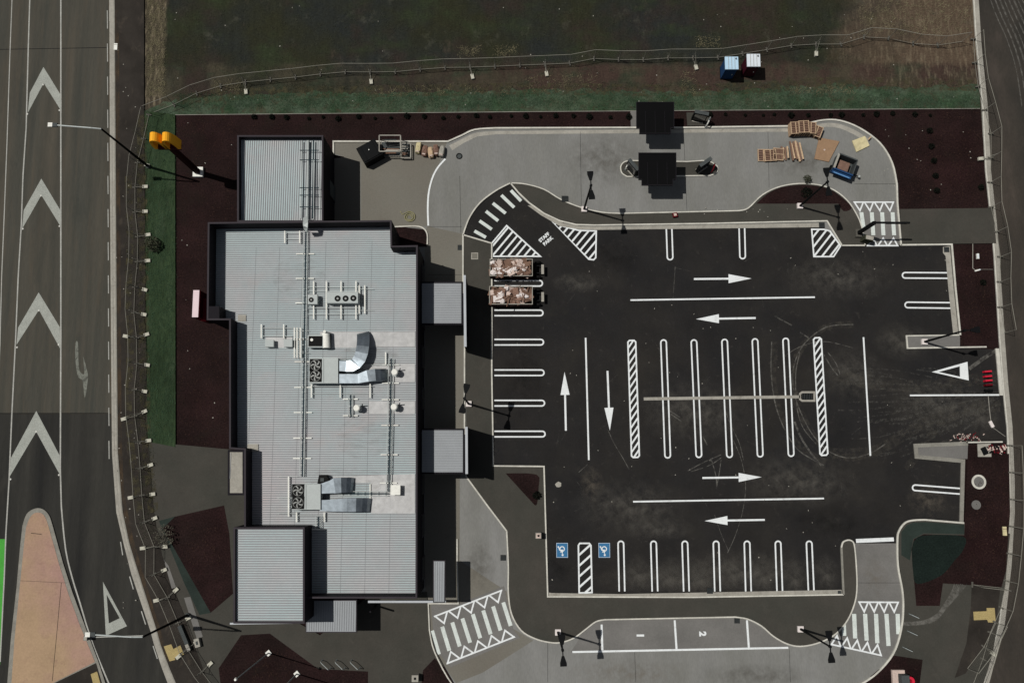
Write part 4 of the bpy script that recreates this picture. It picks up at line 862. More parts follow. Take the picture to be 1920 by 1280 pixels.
frame('white frame beside the west face of lower unit', (541, ), 893, 968, (893, 933, 962), 520, 558)
frame('white frame south of the lower air handling unit', (556, 608), 960, 978, (966, ), 556, 608)
frame('white post frame at the upper end of eastern tray', (723, ), 660, 684, (684,), 695, 750)

# ------------------------------------------------------------------ masts and lamps
def lamp_post(px, py, rz, label, h=7.7, heads=2, grp='twin headed black car park lamp posts'):
    c = G(px, py, .15); t = thing('lamp_post', c, label, 'lamp post', grp)
    x, y = c.x, c.y
    MB().box((x, y, c.z+.12), (.52, .52, .26)).build('footing', 'bag_white', t); MB().cyl(x, y, c.z+.25, h, .11, 12, .07).build('pole', 'black_metal', t)
    arm = MB(); dv = Vector((math.cos(rz), math.sin(rz), 0))
    arm.bar(Vector((x, y, h))-dv*(.5 if heads == 2 else .1), Vector((x, y, h))+dv*.5, .09, .07); arm.cyl(x, y, h-.2, h+.08, .12, 12); arm.build('bracket', 'black_metal', t)
    for s_ in ((-1, 1) if heads == 2 else (1,)):
        q = Vector((x, y, h))+dv*s_*.85; nn = Vector((-dv.y, dv.x, 0)); a, b = q-dv*s_*.4, q+dv*s_*.4
        P = [a+nn*.1, a-nn*.1, b-nn*.27-dv*s_*.25, b-nn*.27, b+nn*.27, b+nn*.27-dv*s_*.25]
        MB().prism(P, h-.04, h+.09).build('lamp_head', 'black_metal', t)
lamp_post(1095, 393, R(93), 'twin lamp post on the footpath inside the lane bend')
lamp_post(1499, 387, R(93), 'twin lamp post beside the half moon bed')
lamp_post(1046, 1184, R(93), 'twin lamp post left of the numbered loading bays')
lamp_post(1500, 1178, R(93), 'twin lamp post left of the south east crosswalk')
lamp_post(879, 757, R(80), 'lamp post beside the drive through kerb near lower canopy', heads=2)
lamp_post(1732, 641, R(3), 'lamp post on the narrow island at the entrance', heads=1)
def street_lamp(px, py, label):
    c = G(px, py, .12); t = thing('street_lamp', c, label, 'street lamp', 'tall street lamps beside the road'); h = 10.0
    MB().cyl(c.x, c.y, c.z, c.z+.3, .2, 12).build('base', 'steel_box', t); MB().cyl(c.x, c.y, c.z+.3, h, .13, 12, .08).build('pole', 'black_metal', t)
    MB().pipe([(c.x, c.y, h), (c.x-.8, c.y+.03, h+.15), (c.x-3.6, c.y+.22, h+.25)], .06).build('arm', 'galv', t)
    q = Vector((c.x-4.0, c.y+.25, h+.22)); hd_ = MB().box(tuple(q), (.75, .34, .14)).build('lamp_head', 'steel_box', t)
    MB().box((q.x-.2, q.y, q.z+.09), (.38, .36, .05)).build('lamp_cover', 'white_plastic', hd_)
street_lamp(279, 313, 'street lamp by the yellow arches with long arm over the road'); street_lamp(353, 1152, 'street lamp by the lower fence with arm over the slip lane')
# arches pylon
c = G(373, 324, 0); t = thing('arches_sign', c, 'tall pylon sign topped by a yellow double arch emblem', 'pylon sign')
MB().box((c.x, c.y, .15), (.95, .95, .34)).build('footing', 'white_plastic', t)
MB().box((c.x, c.y, 3.9), (.42, .42, 7.3)).build('pylon', 'rust_dark', t)
MB().box((c.x, c.y, 7.4), (2.0, .6, .5)).build('crossbeam', 'maroon', t)
e = MB(); zb, W, D = 7.5, 1.02, .78
for s_ in (-1, 1):
    pts = []
    for k in range(17):
        a = math.pi*k/16; pts.append((c.x+s_*W*.52-math.cos(a)*W*.47, c.y, zb+.1+math.sin(a)**.8*2.0))
    P = [Vector(p) for p in pts]; vs = []
    for i, p in enumerate(P):
        d_ = (P[min(i+1, 16)]-P[max(i-1, 0)]).normalized(); up = Vector((-d_.z, 0, d_.x))
        th = .13
        vs += [p+up*th+Vector((0, D/2, 0)), p+up*th-Vector((0, D/2, 0)), p-up*th-Vector((0, D/2, 0)), p-up*th+Vector((0, D/2, 0))]
    e.add(vs, [(4*i+k, 4*i+4+k, 4*i+4+(k+1) % 4, 4*i+(k+1) % 4) for i in range(16) for k in range(4)]+[(0, 1, 2, 3), (67, 66, 65, 64)])
e.build('double_arch', 'yellow', t)
# western monument sign
c = G(381, 583, 0); t = thing('monument_sign', c, 'low dark red sign block with white top beside the west wall', 'sign')
a = G(367, 569, 2.0); MB().box((a.x, a.y, .95), (.62, 2.5, 1.9)).build('body', 'red_dark', t); MB().box((a.x-.02, a.y, 1.93), (.56, 2.52, .06)).build('cap', 'sign_white', t); b_ = G(382, 580, .95); MB().box((b_.x, b_.y, .48), (.46, 2.1, .94)).build('side_panel', 'red_panel', t)
# flagpoles
for (bx, by, lb) in ((504, 1223, 'left white flagpole in the southern bed'), (557, 1262, 'right white flagpole in the southern bed')):
    c = G(bx, by, .15); t = thing('flagpole', c, lb, 'flagpole', 'flagpoles in the southern bed')
    MB().box((c.x, c.y, c.z+.07), (.42, .42, .16), R(40)).build('footing', 'white_plastic', t); MB().cyl(c.x, c.y, c.z+.15, 9.6, .06, 10, .035).build('pole', 'galv', t); MB().cyl(c.x, c.y, 9.6, 9.8, .13, 12, .09).build('finial', 'white_plastic', t)
# clearance gantry at the drive through entry
c = G(1608, 438, .15); t = thing('clearance_gantry', c, 'black height clearance gantry with arm over the crosswalk', 'gantry')
MB().box((c.x, c.y, c.z+.15), (.6, .75, .3)).build('footing', 'foot_grey', t); MB().box((c.x, c.y, 2.1), (.26, .30, 4.0)).build('post', 'black_metal', t)
a = G(1640, 419, 4.1); b = G(1706, 419.5, 4.1); MB().bar((c.x, c.y, 4.1), (b.x, c.y-.02, 4.1), .16, .16).build('arm', 'black_metal', t)
MB().bar((c.x+1.2, c.y, 3.75), (b.x-.1, c.y, 3.75), .05, .18).build('height_bar', 'black_metal', t); MB().bar((c.x+1.2, c.y, 4.1), (c.x+1.2, c.y, 3.7), .03, .03).build('hanger', 'galv', t)
c = G(1620, 452, .05); t = thing('order_kiosk', c, 'small green grey kiosk box beside the gantry foot', 'kiosk'); MB().box((c.x, c.y, .7), (.8, .45, 1.3), R(-12)).build('casing', 'leaf_mid', t); MB().box((c.x+.02, c.y, 1.37), (.7, .36, .05), R(-12)).build('top', 'gutter', t); MB().box((c.x+.1, c.y-.235, .9), (.5, .03, .6), R(-12)).build('screen', 'glass_dark', t)

# order point canopies
def order_canopy(x0, y0, x1, y1, label):
    z_ = 3.0; nx, ny = 5.8, 10.5
    P = GP([(x0, y0), (x1, y0), (x1, y1-ny), (x1-nx, y1-ny), (x1-nx, y1), (x0+nx, y1), (x0+nx, y1-ny), (x0, y1-ny)], z_); c = sum(P, Vector())/8
    t = thing('order_canopy', (c.x, c.y, 0), label, 'canopy', 'stepped black order point canopies')
    MB().prism(P, z_-.25, z_).build('roof', 'canopy_black', t)
    MB().stroke(P, .03, .03, z_+.001, z_+.04, True).build('fascia_trim', 'wall_dark', t)
    sm2 = MB()
    for k in (-.9, 0, .9): sm2.box((c.x+k, c.y+.1, z_+.012), (.03, 2.1, .02))
    sm2.build('panel_seams', 'wall_dark', t); MB().cyl(c.x+.9, c.y+.5, z_, z_+.1, .05, 10).build('drain_outlet', 'wall_dark', t)
    MB().box((c.x-.9, c.y+.6, 1.4), (.3, .3, 2.7)).build('column', 'black_metal', t)
    mbb = MB().box((c.x+1.1, c.y+.5, 1.15), (.25, 1.0, 1.6), R(-20)).build('menu_board', 'black_metal', t); MB().box((c.x+.98, c.y+.46, 1.15), (.04, .85, 1.3), R(-20)).build('screen', 'glass_dark', mbb)
path('order_island', smooth([(1176, 331), (1166, 324), (1164, 312), (1170, 304), (1180, 301)], 4)+[(1288, 303), (1318, 301)]+smooth([(1334, 304), (1345, 312), (1344, 323), (1332, 329)], 3), 'path', .13)
kerb('kerb', smooth([(1176, 331), (1166, 324), (1164, 312), (1170, 304), (1180, 301)], 4)+[(1288, 303), (1318, 301)]+smooth([(1334, 304), (1345, 312), (1344, 323), (1332, 329)], 3), 2.0, .15, closed=True)
path('pad', [(1182, 209), (1194, 208), (1194, 238), (1183, 238)], 'concrete_dark', .1); path('pad', [(1287, 211), (1335, 210), (1322, 235), (1289, 236)], 'path', .1)
order_canopy(1197.6, 287, 1267.5, 347, 'southern stepped black canopy over the kerbed order island')
order_canopy(1193.5, 192, 1263.5, 250.5, 'northern stepped black canopy at the top lane kerb')
# menu boards and hoops on the islands
def hoop(px, py, label, m='white_plastic', rz=0, s=1.0):
    c = G(px, py, .14); t = thing('bollard_hoop', c, label, 'hoop bollard', 'hoop bollards at the order points', rz)
    P = [Vector((-.35*s, 0, 0)), Vector((-.35*s, 0, .75*s)), Vector((-.2*s, 0, .95*s)), Vector((.2*s, 0, .95*s)), Vector((.35*s, 0, .75*s)), Vector((.35*s, 0, 0))]
    mb = MB(); mb.pipe(P, .055, 8); o = mb.build('hoop', m); o.parent = t
    f = MB().box((0, 0, .01), (.95*s, .22, .03)).build('base_plate', 'steel_box'); f.parent = t
hoop(1176, 312, 'white hoop bollard at the left end of the order island', rz=R(60)); hoop(1335, 318, 'red hoop bollard at the right end of the order island', 'red_dark', rz=R(70)); hoop(1326, 232, 'white hoop bollard beside the northern menu board', rz=R(65))
def menu_board(px, py, rz, label):
    c = G(px, py, .13); t = thing('menu_board', c, label, 'menu board', 'menu boards at the order points', rz)
    for nme, cc, dd, m in (('casing', (0, 0, 1.0), (1.3, .3, 1.8), 'black_metal'), ('screen', (0, -.17, 1.1), (1.1, .03, 1.3), 'glass_dark'), ('plinth', (0, 0, .06), (1.1, .5, .1), 'gutter'), ('top', (0, 0, 1.93), (1.34, .34, .06), 'steel_box')):
        o = MB().box(cc, dd).build(nme, m); o.parent = t
menu_board(1315, 316, R(35), 'black menu board on the right half of the order island'); menu_board(1183, 321, R(-50), 'small menu board beside the left hoop of order island'); menu_board(1308, 226, R(-12), 'black menu board on the northern pad')

def edge_growth(name, pts, wl, wr, z, m='weed'):
    MB().stroke(GP(smooth(pts, 3), z), wl, wr, None, z).build(name, m, kind='structure')
edge_growth('verge_weeds', [(268, 215), (266, 300), (268, 400), (271, 500), (270, 600), (272, 700), (274, 800), (280, 880), (288, 960)], .45, .5, .156)
edge_growth('verge_weeds', [(240, 330), (243, 450), (240, 560), (244, 650), (240, 760), (250, 880), (262, 960)], .35, .3, .124)
edge_growth('field_edge_weeds', [(330, 190), (480, 176), (700, 174), (1000, 168), (1300, 172), (1560, 158), (1830, 162)], .7, .5, .012)
edge_growth('kerb_dirt', [(217, 20), (219, 300), (221, 640), (223, 850), (233, 960), (262, 1075), (296, 1185), (315, 1240)], .3, .1, .124, 'dirt_edge')
# ------------------------------------------------------------------ fences
def proto_panel():
    L, Hh = 2.4, 2.0
    t = thing('mesh_fence', (0, 0, 0), 'x', 'fence', 'temporary mesh fence panels')
    f = MB(); f.pipe([(.02, 0, .12), (.02, 0, Hh), (L+.04, 0, Hh), (L+.04, 0, .12), (.02, 0, .12)], .021, 6)
    o = f.build('frame', 'fence_metal'); o.parent = t
    g = MB()
    for i in range(1, 16): g.box((i*.15, 0, 1.06), (.005, .005, 1.85))
    for i in range(1, 7): g.box((L/2, 0, .12+i*.27), (L-.06, .005, .005))
    o = g.build('mesh', 'fence_wire'); o.parent = t
    b = MB().box((0, 0, .06), (.14, .5, .12)).build('foot_block', 'foot_grey'); b.parent = t
    return t
panelP = proto_panel()
def resample(pts, step):
    P = [Vector(p) for p in pts]; out = [P[0]]; i = 0; cur = P[0]; acc = 0
    while i < len(P)-1:
        d = (P[i+1]-cur).length
        if acc+d >= step:
            cur = cur+(P[i+1]-cur).normalized()*(step-acc); out.append(cur); acc = 0
        else: acc += d; i += 1; cur = P[i]
    return out
used = [False]
def run(pts, z, labf, grp, foot=1.0, rnd=0):
    Q = resample([tuple(G(x, y, z)) for x, y in pts], 2.44)
    for i, (a, b) in enumerate(zip(Q, Q[1:])):
        d = b-a; rz = math.atan2(d.y, d.x)
        lb = labf(i)
        if not used[0]: o = panelP; used[0] = True; o.location = a; o.rotation_euler = (0, 0, rz); o['label'] = lb; o['group'] = grp
        else: dup(panelP, a, rz, lb, grp)
    return Q
westF = [(280, 216), (273, 250), (262, 290), (254, 325), (254, 400), (261, 460), (256, 520), (250, 570), (256, 620), (259, 668), (250, 757), (258, 810), (264, 880), (267, 930), (271, 977), (290, 1015), (289, 1075), (318, 1125), (331, 1158), (345, 1190), (356, 1228), (390, 1272), (420, 1310)]
northF = [(282, 214), (345, 190), (376, 172), (430, 158), (480, 153), (530, 148), (575, 144), (628, 136), (680, 136), (728, 137), (780, 132), (825, 128), (900, 127), (960, 124), (1040, 121), (1085, 119), (1125, 108), (1180, 116), (1235, 110), (1300, 110), (1345, 109), (1390, 102), (1440, 94), (1500, 84), (1580, 84), (1627, 68), (1672, 74), (1735, 88), (1780, 84), (1826, 74)]
eastF = [(1824, 74), (1829, 150), (1848, 215), (1858, 255), (1856, 330), (1855, 380), (1867, 430), (1877, 500), (1870, 552), (1882, 612), (1885, 645)]
eastF2 = [(1893, 835), (1896, 900), (1897, 960), (1895, 1010), (1888, 1065), (1884, 1112), (1872, 1152), (1853, 1190), (1840, 1240), (1822, 1285)]
eastF3 = [(1866, 1166), (1848, 1206), (1815, 1248), (1794, 1285)]
Qw = run(westF, .12, lambda i: ordinal(i)+' mesh fence panel counting south along the street footpath from the yellow arches', 'mesh fence panels along the street footpath')
Qn = run(northF, 0, lambda i: ordinal(i)+' mesh fence panel counting east across the dark field from the street', 'mesh fence panels across the northern field')
Qe = run(eastF, .12, lambda i: ordinal(i)+' mesh fence panel counting south along the side road from the field corner', 'mesh fence panels along the side road')
Qe2 = run(eastF2, .12, lambda i: ordinal(i)+' mesh fence panel counting south along the side road below the site entrance', 'mesh fence panels along the side road')
Qe3 = run(eastF3, .16, lambda i: ordinal(i)+' mesh fence panel counting south in the short inner run past the tactile paving', 'mesh fence panels along the side road')
run([(1822, 1095), (1874, 1101)], .16, lambda i: 'mesh fence panel lying square across the footpath above the tactile paving', 'mesh fence panels along the side road')
# stays with counterweights
sp_ = thing('fence_stay', (0, 0, 0), 'x', 'fence stay', 'fence stays with white counterweights')
o = MB().pipe([(0, 0, 1.3), (0, .95, .12)], .022).build('strut', 'fence_metal'); o.parent = sp_
o = MB().box((0, 1.0, .11), (.3, .5, .22)).build('counterweight', 'weight_white'); o.parent = sp_
o = MB().pipe([(0, .05, .1), (0, .95, .1)], .02).build('rail', 'fence_metal'); o.parent = sp_
first = [True]; jr = random.Random(3)
def stays(Q, idx, side, labf):
    for k, i in enumerate(idx):
        if i >= len(Q)-1: continue
        d = Q[i+1]-Q[i-1] if i else Q[1]-Q[0]; rz = math.atan2(d.y, d.x)+(0 if side > 0 else math.pi)
        rz += jr.uniform(-.3, .3)
        if first[0]: o = sp_; first[0] = False; o.location = Q[i]; o.rotation_euler = (0, 0, rz); o['label'] = labf(k)
        else: dup(sp_, Q[i], rz, labf(k))
stays(Qw, list(range(2, 26)), 1, lambda k: ordinal(k)+' white weighted fence stay counting south beside the street footpath')
stays(Qw, [9, 12, 15, 17, 19, 21, 23], -1, lambda k: ordinal(k)+' white weighted stay counting south on the road side of the street fence')
stays(Qn, [4, 9, 13, 16, 22, 27], -1, lambda k: ordinal(k)+' white weighted fence stay counting east along the field fence')
stays(Qe, [5], -1, lambda k: ordinal(k)+' white weighted fence stay counting south beside the side road')
stays(Qe3, [1], 1, lambda k: 'white weighted fence stay on the inner run by the tactile paving')

# loose pieces by the lower street fence
c = G(345, 1195, .14); t = thing('barrier_board', c, 'long grey plastic barrier lying between the lower fence lines', 'barrier'); A, B = G(337, 1172, .3), G(356, 1218, .3)
MB().bar(A, B, .34, .35).build('body', 'steel_box', t); MB().bar(A+(B-A)*.75+Vector((0, 0, .2)), B+Vector((0, 0, .2)), .3, .1).build('end_cap', 'gutter', t)
c = G(372, 1203, .14); t = thing('concrete_block', c, 'pale concrete block at the edge of the lower street fence', 'concrete block'); MB().box((c.x, c.y, c.z+.2), (.45, .75, .4), R(15)).build('block', 'gutter', t); MB().box((c.x, c.y, c.z+.42), (.16, .3, .05), R(15)).build('lifting_eye', 'steel_box', t)
A, B = G(313, 1058, .16), G(331, 1108, .16); slab('path_repair', [(307, 1048), (316, 1060), (330, 1100), (322, 1103)], .16, 'concrete_dark'); slab('path_repair', [(345, 1120), (357, 1118), (380, 1192), (370, 1200)], .152, 'concrete_dark')

# ------------------------------------------------------------------ small site furniture
def box_thing(name, px, py, d_, m, label, cat, rz=0, z=.034, parts=(), group=None):
    c = G(px, py, z); t = thing(name, c, label, cat, group, rz); b = MB().box((0, 0, d_[2]/2), d_); o = b.build('body', m); o.parent = t
    for nme, cc, dd, mm in parts: o = MB().box(cc, dd).build(nme, mm); o.parent = t
    return t
box_thing('litter_bin', 1009, 1002, (.5, .5, 1.0), 'gutter', 'grey litter bin on footpath left of the accessible bays', 'bin', z=.145, parts=(('lid', (0, 0, 1.02), (.4, .4, .05), 'cardboard_pale'), ('slot', (0, 0, 1.06), (.18, .18, .02), 'black_metal')))
box_thing('litter_bin', 780, 1267, (.55, .55, .8), 'gutter', 'grey litter bin at the edge of southern bed near crosswalk', 'bin', z=.145, parts=(('lid', (0, 0, .82), (.58, .58, .04), 'gutter'), ('hole', (0, 0, .85), (.2, .2, .02), 'black_metal')))
box_thing('sign_board', 1265, 404, (.42, .42, .3), 'red_dark', 'small red and white box lying on northern footpath', 'sign', rz=R(12), z=.145, parts=(('face', (0, 0, .31), (.26, .24, .02), 'cardboard_pale'),))
box_thing('access_cover', 890, 480, (.66, .66, .03), 'gutter', 'pale square access cover in the footpath below the hatched triangle', 'access cover', z=.146, parts=(('frame', (0, 0, .033), (.5, .5, .01), 'concrete_yard'),))
box_thing('pit_cover', 217, 88, (.34, .66, .05), 'white_plastic', 'white pit cover on the street kerb by the top of the field', 'pit cover', z=.12, parts=(('hinge', (0, .2, .055), (.3, .05, .02), 'gutter'),))
box_thing('cabinet', 167, 1193, (.35, .4, .7), 'steel_box', 'small grey marker box on the traffic island edge', 'marker', z=.1, parts=(('top', (0, 0, .71), (.3, .35, .04), 'gutter'),))
box_thing('timber_offcut', 1883, 995, (.35, .8, .1), 'ply_pale', 'yellow board lying on the eastern kerb below the pits', 'board', z=.15, parts=(('strip', (0, .2, .11), (.34, .05, .02), 'wood'),))
box_thing('survey_marker', 1832, 481, (.2, .5, .2), 'white_plastic', 'white marker box standing in the eastern bed', 'marker', z=.01, parts=(('top', (0, 0, .21), (.15, .4, .02), 'loo_white'),))
box_thing('survey_marker', 1832, 507, (.5, .12, .12), 'white_plastic', 'small white marker lying at the foot of eastern bed pipe', 'marker', z=.01, rz=R(15), parts=(('tip', (.22, 0, .13), (.1, .1, .02), 'loo_white'),))
box_thing('sandbag', 1858, 795, (.28, .6, .15), 'bag_white', 'white sandbag on a rope across the site entrance', 'sandbag', z=.04, rz=R(25), parts=(('tie', (0, .3, .08), (.1, .08, .08), 'gutter'),))
t = thing('rope', G(1857, 770, .04), 'thin rope barrier line running from the white sandbag', 'rope'); MB().pipe([G(1853, 742, .08), G(1855, 765, .06), G(1858, 790, .08)], .03, 5).build('upper_run', 'gutter', t); MB().pipe([G(1860, 800, .08), G(1885, 818, .1)], .02, 5).build('lower_run', 'gutter', t)
MB().pipe([G(1824, 455, .06), G(1824, 503, .06), G(1830, 507, .06)], .03, 6).pipe([G(1830, 505, .06), G(1862, 505, .06)], .012, 5).build('marker_pipe', 'gutter', t)
t = thing('hose_coil', G(768, 407, .04), 'coiled yellow green hose on the service yard floor', 'hose'); c = G(768, 407, .05)
m = MB(); pts = [Vector((c.x+(.18+.012*i)*math.cos(i*.5)*1.1, c.y+(.18+.012*i)*math.sin(i*.5), .06+.004*i)) for i in range(30)]; m.pipe(pts, .03, 6); m.build('coil', 'hose', t); MB().pipe([pts[-1], pts[-1]+Vector((-.5, -.25, -.1)), pts[-1]+Vector((-.7, .1, -.1))], .02, 5).build('loose_end', 'hose', t)
def round_cover(px, py, r, label, ringm='gutter', z=.16, inner='gutter'):
    c = G(px, py, z); t = thing('manhole', c, label, 'manhole', 'round manhole covers'); MB().ring(c.x, c.y, c.z-.15, c.z+.06, r*.72, r, 28).build('collar', ringm, t); MB().cyl(c.x, c.y, c.z-.1, c.z+.02, r*.72, 24).build('cover', inner, t)
round_cover(1835, 903, .66, 'larger round concrete manhole in the eastern bed', 'kerb', inner='concrete_dark'); round_cover(1830, 946, .42, 'smaller plain round manhole in the eastern bed', 'concrete_dark', inner='concrete_dark'); round_cover(861, 293, .3, 'round iron manhole cover in the lane near the service yard', 'black_metal', .03, 'steel_box')
# bicycle hoops
for i, (x, lb) in enumerate(((612, 'leftmost of three bicycle hoops on southern footpath'), (639, 'middle bicycle hoop of three on the southern footpath'), (667, 'rightmost of three bicycle hoops on southern footpath'))):
    c = G(x, 1244, .15); t = thing('bicycle_hoop', c, lb, 'bicycle rack', 'bicycle hoops on the southern footpath', R(-42))
    o = MB().pipe([Vector((-.5, 0, 0)), Vector((-.5, 0, .7)), Vector((-.4, 0, .85)), Vector((.4, 0, .85)), Vector((.5, 0, .7)), Vector((.5, 0, 0))], .03, 8).build('hoop', 'galv'); o.parent = t
    for s_ in (-1, 1): o = MB().cyl(s_*.5, 0, 0, .02, .08, 10).build('flange', 'steel_box'); o.parent = t
for i, (x, y, lb) in enumerate(((1711, 1153, 'upper of three small ribbed pavers by the south east crosswalk'), (1708, 1185, 'middle of three small ribbed pavers by the south east crosswalk'), (1699, 1215, 'lower of three small ribbed pavers by the south east crosswalk'))):
    c = G(x, y, .15); t = thing('bicycle_hoop', c, lb.replace('small ribbed pavers', 'low steel hoops'), 'bicycle rack', 'low hoops by the south east crosswalk', R(-25))
    o = MB().pipe([Vector((-.33, 0, 0)), Vector((-.33, 0, .6)), Vector((.33, 0, .6)), Vector((.33, 0, 0))], .028, 8).build('hoop', 'galv'); o.parent = t
    o = MB().box((0, 0, .01), (.8, .1, .02)).build('base_plate', 'steel_box'); o.parent = t
# south east cabinet with red drum
t = thing('pump_cabinet', G(1688, 1268, .16), 'pale cabinet base with red hose drum in the south east bed', 'cabinet'); MB().box(tuple(G(1684, 1268, .3)), (1.1, 1.2, .3)).build('slab', 'cardboard_pale', t); MB().box(tuple(G(1694, 1272, .7)), (.7, .8, .9)).build('casing', 'steel_box', t)
q = G(1706, 1276, .8); MB().ring(q.x, q.y, .5, .9, .18, .4, 18).build('drum', 'red', t)

# portable toilets
def toilet(px, py, label, body, roof):
    c = G(px, py, 0); t = thing('portable_toilet', c, label, 'portable toilet', 'portable toilets beside the field fence')
    MB().box((c.x, c.y, 1.12), (1.12, 1.16, 2.1)).build('cabin', body, t); r = MB().box((c.x, c.y, 2.24), (1.26, 1.26, .14)).build('roof', roof, t)
    g = MB()
    for k in (-.3, 0, .3): g.box((c.x+k, c.y, 2.325), (.03, 1.2, .03))
    g.build('roof_seams', 'gutter', r); MB().cyl(c.x+.4, c.y+.4, 2.3, 2.5, .05, 10).build('vent_pipe', 'fan_black', t)
    dd = MB().box((c.x, c.y-.59, 1.1), (.8, .04, 1.9)).build('door', body, t); MB().box((c.x+.3, c.y-.62, 1.1), (.06, .03, .2)).build('handle', 'white_plastic', dd); MB().box((c.x, c.y, .05), (1.2, 1.25, .1)).build('base', 'black_metal', t)
toilet(1361, 138, 'blue portable toilet with pale blue roof beside the field fence', 'blue_plastic', 'loo_blue_roof')
toilet(1401, 133, 'dark red portable toilet with ribbed white roof beside field fence', 'maroon', 'loo_white')

# rubbish skips
def skip(x0, y0, x1, y1, label, seed, h=1.35):
    P = GP([(x0, y0), (x1, y0), (x1, y1), (x0, y1)], h); c = sum(P, Vector())/4; t = thing('rubbish_skip', (c.x, c.y, .034), label, 'skip', 'open rubbish skips in the western bays')
    L, W_ = (P[1]-P[0]).length, (P[0]-P[3]).length; x, y = c.x, c.y
    MB().box((x, y, .2), (L, W_, .12)).build('floor', 'rust_dark', t)
    w_ = MB(); w_.box((x, y+W_/2, .75), (L, .05, 1.2)); w_.box((x, y-W_/2, .75), (L, .05, 1.2)); w_.box((x-L/2, y, .75), (.05, W_-.06, 1.2)); w_.box((x+L/2, y, .75), (.05, W_-.06, 1.2))
    for k in range(7): w_.box((x-L/2+.3+k*(L-.6)/6, y-W_/2-.05, .75), (.08, .05, 1.1)); w_.box((x-L/2+.3+k*(L-.6)/6, y+W_/2+.05, .75), (.08, .05, 1.1))
    wl_ = w_.build('side', 'rust_dark', t); MB().stroke([(x-L/2, y-W_/2), (x+L/2, y-W_/2), (x+L/2, y+W_/2), (x-L/2, y+W_/2)], .035, .035, 1.351, 1.39, True).build('rim', 'gutter', wl_)
    ch = MB(); ch.box((x+L/2+.45, y+.35, .5), (.9, .1, .15)); ch.box((x+L/2+.45, y-.35, .5), (.9, .1, .15)); ch.box((x+L/2+.35, y, .5), (.1, W_*.8, .3)); ch.build('trailer_chassis', 'black_metal', t)
    for s_ in (-1, 1): MB().tube((x+L/2+.55, y+s_*.6, .3), (x+L/2+.55, y+s_*.8, .3), .3, 16).build('wheel', 'rubber', t)
    MB().box((x+L/2+.98, y-.05, .75), (.24, .9, .1)).build('plate', 'gutter', t)
    # load: cartons, sheets and bags heaped above the rim, uncountable
    r = random.Random(seed); mats = {'cardboard': MB(), 'cardboard_pale': MB(), 'bag_white': MB(), 'wood': MB()}
    for k in range(90):
        m_ = r.choice(['cardboard', 'cardboard', 'wood', 'cardboard_pale']); sx, sy, sz = r.uniform(.25, .95), r.uniform(.2, .7), r.uniform(.03, .35)
        if r.random() < .4: sz = .02; 
        px_ = x+r.uniform(-.46, .44)*L; py_ = y+r.uniform(-.38, .38)*W_; mats[m_].box((px_, py_, r.uniform(.8, 1.4)), (sx, sy, sz), r.uniform(-.5, .5)+(math.pi/2 if r.random() < .3 else 0), r.uniform(-.4, .4), r.uniform(-.4, .4))
    for k in range(14):
        px_ = x+r.uniform(-.46, .46)*L; py_ = y+r.uniform(-.4, .4)*W_; a = r.uniform(0, 3); L2 = r.uniform(.4, 1.1)
        mats['wood'].bar((px_-math.cos(a)*L2/2, py_-math.sin(a)*L2/2, 1.45), (px_+math.cos(a)*L2/2, py_+math.sin(a)*L2/2, 1.55), .07, .05)
    mats['bag_white'].box((x-L*.36, y-W_*.22, 1.42), (.42, .6, .12), .05); mats['bag_white'].box((x-L*.25, y-W_*.22, 1.44), (.42, .6, .12), 0)
    rubb = thing('rubbish_heap', (x, y, 1.3), ('cartons and wood heaped in the upper skip' if seed == 1 else 'cartons, bags and boards heaped in the lower skip'), 'rubbish', kind_stuff)
    rubb['kind'] = 'stuff'; del rubb['group']
    bm_ = mats['bag_white']
    for k in range(8):
        q = Vector((x+r.uniform(-.46, .44)*L, y+r.uniform(-.4, .4)*W_, 1.35)); rad = r.uniform(.14, .3); vs = []; fs = []; n1, n2 = 6, 9
        for i in range(n1+1):
            th = math.pi*i/n1
            for j in range(n2):
                ph = 2*math.pi*j/n2; rr_ = rad*(1+r.uniform(-.2, .2)); vs.append(q+Vector((rr_*math.sin(th)*math.cos(ph)*1.2, rr_*math.sin(th)*math.sin(ph), rr_*math.cos(th)*.7)))
        for i in range(n1):
            for j in range(n2): fs.append((i*n2+j, (i+1)*n2+j, (i+1)*n2+(j+1) % n2, i*n2+(j+1) % n2))
        bm_.add(vs, fs)
    for m_, mb in mats.items(): mb.build({'cardboard': 'cartons', 'cardboard_pale': 'pale_cartons', 'bag_white': 'bags', 'wood': 'offcuts'}[m_], m_, rubb)
kind_stuff = 'x'
skip(919, 486, 998, 517, 'rust brown trailer skip in the uppermost western bay', 1)
skip(918, 537, 998, 570, 'rust brown trailer skip in the second western bay', 2)

# pallets and boards
def pallet(px, py, rz, label, L=1.25, W_=1.15, z=.034, m='wood', rim='wood_pale', layers=1):
    c = G(px, py, z); t = thing('pallet', c, label, 'pallet', 'timber pallets on the lane bend', rz)
    for q in range(layers):
        z0 = q*.15; s = MB(); b = MB()
        for k in range(7): s.box((0, -W_/2+.08+k*(W_-.16)/6, z0+.135), (L, .11, .02))
        for k in (-1, 0, 1): b.box((k*(L/2-.05), 0, z0+.07), (.09, W_, .09)); s.box((k*(L/2-.05), 0, z0+.012), (.1, W_, .02))
        o = s.build('deck', m); o.parent = t; o = b.build('bearer', rim); o.parent = t
    b = MB()
    for k in (-1, 0, 1): b.box((k*(L/2-.04), 0, layers*.15+.012), (.055, W_, .02))
    for k in (-1, 1): b.box((0, k*(W_/2-.03), layers*.15+.01), (L, .045, .018))
    o = b.build('edge_board', rim); o.parent = t
    return t
